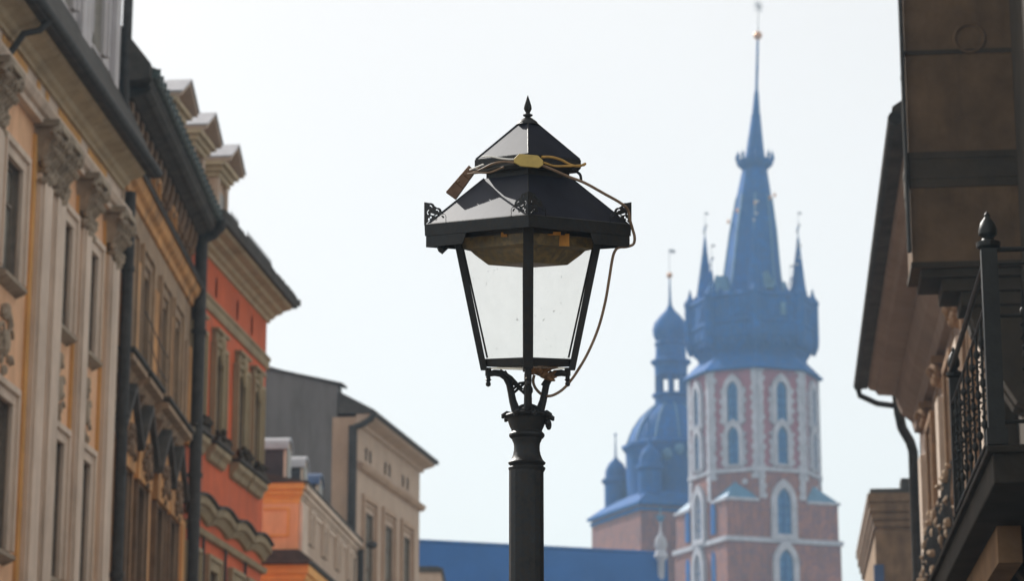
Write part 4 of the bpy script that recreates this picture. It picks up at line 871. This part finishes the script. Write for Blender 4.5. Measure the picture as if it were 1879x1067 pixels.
# helpers in lantern coordinates; corners lie on the axes (left, right, front, rear)
def ring4(q, prof):                      # square rings: (corner radius, z)
    q.lathe(prof, 4, ph=0)
def build(q, name, m, **k): return q.build(name, m, LP, mtx=TM, **k)
CORN = [(1, 0), (0, -1), (-1, 0), (0, 1)]
# brackets from collar to the corners
for cx, cy in CORN:
    q = MB(); P = lambda r, z: (cx * r, cy * r, z)
    q.tube([P(.038, .0), P(.046, .02), P(.054, .045), P(.060, .075), P(.066, .105), P(.078, .130), P(.098, .144), P(.12, .146), P(.14, .142)], [.019, .0155, .0135, .0125, .0125, .013, .013, .012, .010], 8)
    q.tube([P(.052, .10), P(.085, .152)], .0075, 6); q.tube([P(.035, .014), P(.02, .026), P(.012, .03)], [.012, .008, .006], 6)
    q.lathe([(.008, .150), (.008, .125), (.0115, .121), (.006, .115), (.0095, .108), (.0085, .100), (.002, .096)], 8, c=(cx * .142, cy * .142)); q.lathe([(.011, .135), (.011, .165)], 8, c=(cx * .142, cy * .142))
    build(q, 'bracket', 'lampblack', smooth=True)
q = MB(); q.lathe([(.026, -.005), (.028, .02), (.015, .028), (.014, .07), (.018, .078), (.018, .09), (.013, .10), (.012, .165)], 12); build(q, 'stem', 'lampblack', smooth=True)
q = MB()
for a, b in (((-.055, .11), (.012, .05)), ((-.005, .115), (-.05, .075))): q.tube([(a[0], -.02, a[1]), (b[0], .0, b[1])], .005, 6)
q.tube([(-.10, -.02, .155), (-.06, -.02, .13), (-.02, -.02, .085)], .0055, 6); q.tube([(-.055, -.03, .085), (-.03, -.03, .108), (.0, -.03, .112)], .005, 6); build(q, 'bracket_strut', 'lampblack', smooth=True)
# bottom frame: four rails between the corner posts
def seg(q, i, r0, r1, z0, z1, t):        # bar between corner i and i+1; r0,r1 = corner radius at z0,z1 ; t thickness inward
    a = Vector((*CORN[i], 0)); b = Vector((*CORN[(i + 1) % 4], 0))
    o4 = [a * r0, b * r0, b * r1, a * r1]; i4 = [a * (r0 - t), b * (r0 - t), b * (r1 - t), a * (r1 - t)]; zz = [z0, z0, z1, z1]
    q.add([(v.x, v.y, z) for v, z in zip(o4, zz)] + [(v.x, v.y, z) for v, z in zip(i4, zz)], [(0, 1, 2, 3), (7, 6, 5, 4), (0, 1, 5, 4), (1, 2, 6, 5), (2, 3, 7, 6), (3, 0, 4, 7)])
for i in range(4):
    q = MB(); seg(q, i, .158, .164, .168, .196, .026); build(q, 'bottom_rail', 'lampblack', bevel=.0015)
for i in range(4):
    q = MB(); seg(q, i, .263, .266, .630, .646, .02); build(q, 'top_rail', 'lampblack', bevel=.0015)
for k, (cx, cy) in enumerate(CORN):
    q = MB(); tx, ty = -cy, cx; wd_ = .0155
    def cs(r, z, w_, d_): c = Vector((cx * r, cy * r, z)); u = Vector((tx, ty, 0)) * w_; v = Vector((cx, cy, 0)) * d_; return [tuple(c - u - v), tuple(c + u - v), tuple(c + u + v * .2), tuple(c - u + v * .2)]
    q.add(cs(.165, .155, .0175, .02) + cs(.2665, .6455, .0185, .022), [(0, 3, 2, 1), (4, 5, 6, 7), (0, 1, 5, 4), (1, 2, 6, 5), (2, 3, 7, 6), (3, 0, 4, 7)])
    build(q, 'corner_post', 'lampblack', bevel=.0015)
    if cy == 0:
        q = MB(); q.add(cs(.148, .20, .004, .006) + cs(.244, .634, .004, .006), [(0, 3, 2, 1), (4, 5, 6, 7), (0, 1, 5, 4), (1, 2, 6, 5), (2, 3, 7, 6), (3, 0, 4, 7)]); build(q, 'glazing_bar', 'lampblack')
for i in range(4):
    q = MB(); seg(q, i, .150, .254, .190, .634, .004); build(q, 'glass_pane', 'lampglass')
q = MB(); ring4(q, [(.150, .160), (.150, .1645)]); build(q, 'tray_glass', 'trayglass')
q = MB(); ring4(q, [(.09, .132), (.155, .158), (.155, .1595)]); 
# rim with underside, eave and lower roof
q = MB(); ring4(q, [(.262, .646), (.366, .6385), (.370, .6385), (.372, .680), (.362, .684), (.250, .668)]); build(q, 'rim', 'lampblack')
for k, (i, j) in enumerate(((1, 0), (1, 2), (3, 0), (3, 2))):      # side plates drop lower towards the left and right corners
    a = Vector((*CORN[i], 0)) * .3665; b = Vector((*CORN[j], 0)) * .3665; e_ = lambda t, z, f: tuple(((a + (b - a) * t) * f) + Vector((0, 0, z)))
    q = MB(); P8 = [(.60, .638), (.635, .600), (.999, .598), (.999, .6384)]
    q.add([e_(t, z, 1.0) for t, z in P8] + [e_(t, z, .988) for t, z in P8], [(0, 1, 2, 3), (7, 6, 5, 4), (0, 1, 5, 4), (1, 2, 6, 5), (2, 3, 7, 6), (3, 0, 4, 7)]); build(q, 'rim_drop', 'lampblack')
def roofshell(name, prof, m):
    q = MB(); ring4(q, prof); return build(q, name, m, bevel=.0012)
roofshell('lower_roof', [(.345, .676), (.362, .682), (.158, .846), (.15, .84)], 'roofpaint')
roofshell('neck', [(.150, .835), (.150, .872), (.14, .872)], 'lampblack')
roofshell('upper_rim', [(.150, .868), (.176, .866), (.192, .884), (.192, .914), (.18, .917)], 'lampblack')
roofshell('upper_roof', [(.186, .912), (.190, .9155), (.022, 1.056), (.01, 1.05)], 'roofpaint')
q = MB()
for cx, cy in CORN: q.tube([(cx * .188, cy * .188, .917), (cx * .02, cy * .02, 1.058)], .0022, 6)
for cx, cy in CORN: q.tube([(cx * .361, cy * .361, .683), (cx * .158, cy * .158, .847)], .0022, 6)
build(q, 'ridge_seam', 'lampblack')
q = MB(); q.lathe([(.042, 1.043), (.036, 1.052), (.022, 1.062), (.012, 1.068)], 8, ph=.3); q.lathe([(.010, 1.062), (.010, 1.070), (.0175, 1.074), (.0175, 1.079), (.009, 1.082), (.0075, 1.086), (.011, 1.092), (.0145, 1.100), (.0125, 1.113), (.007, 1.130), (.001, 1.149)], 14); build(q, 'finial', 'lampblack', smooth=True)
# amber optic hanging inside
def sq(cx_, cy_, r): return r
q = MB(); q.lathe([(.247, .643), (.240, .592), (.205, .584), (.190, .570), (.142, .534), (.10, .531)], 4); build(q, 'optic_bowl', 'amber')
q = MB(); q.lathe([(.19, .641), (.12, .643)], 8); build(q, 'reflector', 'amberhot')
for (x, z, w_, h) in ((.128, .613, .036, .044), (.085, .632, .06, .012), (-.085, .628, .022, .016)):  # orange highlights on the bowl, laid on as bright amber pieces
    q = MB(); yy = -(.249 - abs(x)) + w_ * .5 * 0 - .004; q.box(x - w_ / 2, x + w_ / 2, yy - .008, yy - .004, z - h / 2, z + h / 2); build(q, 'amber_highlight', 'amberhot')
# pierced crests at the corners (flat filled outlines with real holes)
def band(cx, cy, r0, r1, a0, a1, n=8): return arc(cx, cy, r1, a0, a1, n) + arc(cx, cy, r0, a1, a0, n)
outl = [(0, -2), (0, 40), (4, 39)] + arc(10.5, 29.5, 8, 95, 15, 6) + arc(24, 20, 7.6, 95, 10, 6) + arc(32.5, 8.5, 7.8, 85, -20, 6) + [(40.5, -2)]
holes = [band(10, 28.5, 3.2, 5.2, 95, 0), band(22.5, 19.5, 3.4, 5.4, 110, 0), band(31.5, 7.5, 3.0, 5.2, 80, 0), band(9.5, 20.5, 3.0, 5.2, 95, 250, 8), band(17, 8.5, 4.5, 6.6, -40, 85, 8),
         [(11, 16.5), (19, 13.5), (19.2, 16), (11.5, 19.0)], arc(8.5, 8.0, 2.4, 0, 330, 8), arc(12, 11, 2.2, 0, 330, 8), [(5.5, 2.5), (7.5, 5), (6, 5)]]
sc_ = 1 / 505 / .7071
vs_, fs_ = plate([outl] + holes, .003 / sc_)
for k, (cx, cy) in enumerate(CORN):
    c = Vector((cx, cy, 0)) * .372
    for j in (-1, 1):
        if cy == 0 and CORN[(k + j) % 4][1] == 1: continue
        nb = Vector((*CORN[(k + j) % 4], 0)) * .372; u = (nb - c).normalized(); nrm = u.cross(Vector((0, 0, 1)))
        q = MB(); q.add([tuple(c + u * (x * sc_ * (1.0 if cy == 0 else .75)) + nrm * (z * sc_) + Vector((0, 0, .682 + y * sc_ * .7071))) for x, y, z in vs_], fs_)
        build(q, 'crest', 'lampblack')
q = MB(); q.tube([(-.318, -.02, .60), (-.312, -.03, .588), (-.300, -.03, .578)], [.010, .012, .011], 8); q.tube([(-.285, -.03, .60), (-.305, -.03, .581)], .007, 6); build(q, 'hinge_lug', 'lampblack', smooth=True)
# ---- wiring slung round the lantern: hangs from the lamp, so things of their own
def px(u, v, y): return (TM @ Vector(((u - 968.5) / 505, y, (760 - v) / 505))) + Vector((LX, LY, 0))
def smoothpts(P, n=6):
    P = [Vector(p) for p in P]; R_ = []
    for i in range(len(P) - 1):
        p0, p1, p2, p3 = P[max(i - 1, 0)], P[i], P[i + 1], P[min(i + 2, len(P) - 1)]
        for k in range(n):
            t = k / n; R_.append(.5 * ((2 * p1) + (-p0 + p2) * t + (2 * p0 - 5 * p1 + 4 * p2 - p3) * t * t + (-p0 + 3 * p1 - 3 * p2 + p3) * t ** 3))
    R_.append(P[-1]); return [tuple(p) for p in R_]
def wire(name, P, r, m, label, parent=None, cat='cable', group=None):
    q = MB(); q.tube(smoothpts([px(*p) for p in P]), r, 8); o_ = q.build(name, m, parent, smooth=True)
    if parent is None: tag(o_, label, cat, group)
    return o_
cab = wire('power_cable', [(992, 319, -.190), (1010, 326, -.186), (1040, 337, -.15), (1070, 349, -.155), (1105, 367, -.13), (1135, 381, -.08), (1149, 392, -.05), (1153, 410, -.04), (1158, 425, -.02), (1162, 440, -.01), (1160, 452, -.0), (1148, 457, -.0), (1134, 459, -.02),
     (1126, 466, -.03), (1121, 482, -.03), (1115, 520, -.02), (1108, 560, -.01), (1096, 605, 0), (1078, 648, .0), (1058, 683, .0), (1042, 705, .0), (1028, 719, -.01), (1010, 728, -.01), (995, 726, -.0), (983, 715, .0), (978, 702, .0), (980, 690, .0)], .0052, 'cable',
     'long brown cable hanging in a loop down the right side of the lantern')
wire('tied_cable', [(873, 327, -.11), (885, 323, -.13), (905, 315, -.16), (925, 312, -.18), (945, 315, -.198)], .0045, 'cable', None, cab)
wire('tied_cable', [(870, 322, -.10), (890, 326, -.14), (912, 322, -.165), (945, 317, -.196)], .0045, 'darkmetal', None, cab)
wire('tied_cable', [(860, 330, -.10), (880, 329, -.13), (900, 330, -.155), (925, 322, -.185)], .0040, 'cable', None, cab)
wire('stripped_wire', [(886, 300, -.13), (900, 301, -.155), (915, 305, -.175), (930, 308, -.19), (943, 309, -.2)], .0032, 'whitewire', None, cab)
wire('stripped_wire', [(864, 324, -.13), (877, 320, -.15), (889, 316, -.165)], .0032, 'whitewire', None, cab)
wire('ochre_cable', [(993, 304, -.185), (1010, 303, -.165), (1028, 307, -.145), (1045, 315, -.13), (1060, 316, -.11), (1072, 310, -.08)], .0048, 'ochrecable', None, cab)
wire('ochre_cable', [(996, 314, -.185), (1015, 319, -.165), (1035, 318, -.145), (1055, 316, -.12), (1070, 313, -.09)], .0042, 'ochrecable', None, cab)
wire('tied_cable', [(1050, 322, -.11), (1062, 330, -.09), (1064, 342, -.10)], .005, 'lampblack', None, cab)
# connector body with chamfered ends
q = MB(); outp = [(943, 309), (952, 300), (986, 303), (995, 312), (995, 320), (987, 325), (955, 322), (943, 315)]
fr = [px(u, v, -.214) for u, v in outp]; bk = [px(u, v, -.194) for u, v in outp]; n_ = 8
q.add([tuple(p) for p in fr] + [tuple(p) for p in bk], [tuple(range(n_)), tuple(range(2 * n_ - 1, n_ - 1, -1))] + [(i, (i + 1) % n_, (i + 1) % n_ + n_, i + n_) for i in range(n_)])
cn = q.build('cable_connector', 'connector', None, bevel=.002); tag(cn, 'yellowed plastic cable connector tied across the neck of the lantern', 'connector')
# brown box wedged at the left of the neck
q = MB(); c0, c1, c2, c3 = (861, 306), (819, 355), (837, 368), (873, 317)
def boxq(f0, f1, ya, yb, ex=0.0):
    lerp = lambda a, b, t: (a[0] + (b[0] - a[0]) * t, a[1] + (b[1] - a[1]) * t)
    a, b, c, d = lerp(c0, c1, f0), lerp(c0, c1, f1), lerp(c3, c2, f1), lerp(c3, c2, f0)
    mx_ = ((a[0] + c[0]) / 2, (a[1] + c[1]) / 2); e = lambda p: (mx_[0] + (p[0] - mx_[0]) * (1 + ex), mx_[1] + (p[1] - mx_[1]) * (1 + ex))
    P_ = [px(*e(p), ya) for p in (a, b, c, d)] + [px(*e(p), yb) for p in (a, b, c, d)]
    q.add([tuple(p) for p in P_], [(0, 1, 2, 3), (7, 6, 5, 4), (0, 1, 5, 4), (1, 2, 6, 5), (2, 3, 7, 6), (3, 0, 4, 7)])
boxq(0, .30, 0.030, .075); boxq(.32, .62, 0.030, .075); boxq(.64, 1, 0.030, .075); boxq(.05, .95, .034, .070)
jb = q.build('junction_box', 'boxwood', None, bevel=.0015); tag(jb, 'small brown plastic box tilted against the left side of the lantern neck', 'junction box')
q = MB(); q.ball(tuple(px(842, 336, .03)), .006, 6, 4); q.tube([tuple(px(868, 320, .02)), tuple(px(880, 318, -.1))], .004, 5); q.build('box_strap', 'cable', jb)
# dead leaf caught in the tray
rn = random.Random(4); q = MB(); base = px(1000, 684, -.02)
for k in range(5):
    pts = []
    for i in range(7):
        t = i / 6; pts.append((base.x - .052 + .09 * t + rn.uniform(-.006, .006), base.y + rn.uniform(-.015, .015), base.z - .012 + .012 * k * .7 + .012 * sin(t * 5 + k) - .012 * t))
    q.tube(pts, [.004, .008, .011, .012, .010, .007, .003], 6)
tag(q.build('dead_leaf', 'paper', None, smooth=True), 'crumpled brown dead leaf caught under the bottom glass of the lantern', 'leaf')

# ================================================================== air
hz = bpy.data.materials.new('thin_haze'); hz.use_nodes = True; t = hz.node_tree; t.nodes.clear()
oo = t.nodes.new('ShaderNodeOutputMaterial'); pv = t.nodes.new('ShaderNodeVolumePrincipled')
pv.inputs['Color'].default_value = (0.50, 0.75, 1.0, 1); pv.inputs['Density'].default_value = 0.0009; pv.inputs['Anisotropy'].default_value = 0.2
t.links.new(pv.outputs[0], oo.inputs['Volume'])
me = bpy.data.meshes.new('haze'); 
q = MB(); q.box(-950, 950, -350, 1550, -1.6, 83); me = q.mesh('haze', hz); ho = bpy.data.objects.new('haze', me); COL.objects.link(ho)
tag(ho, 'thin pale blue summer haze filling the street', kind='stuff')
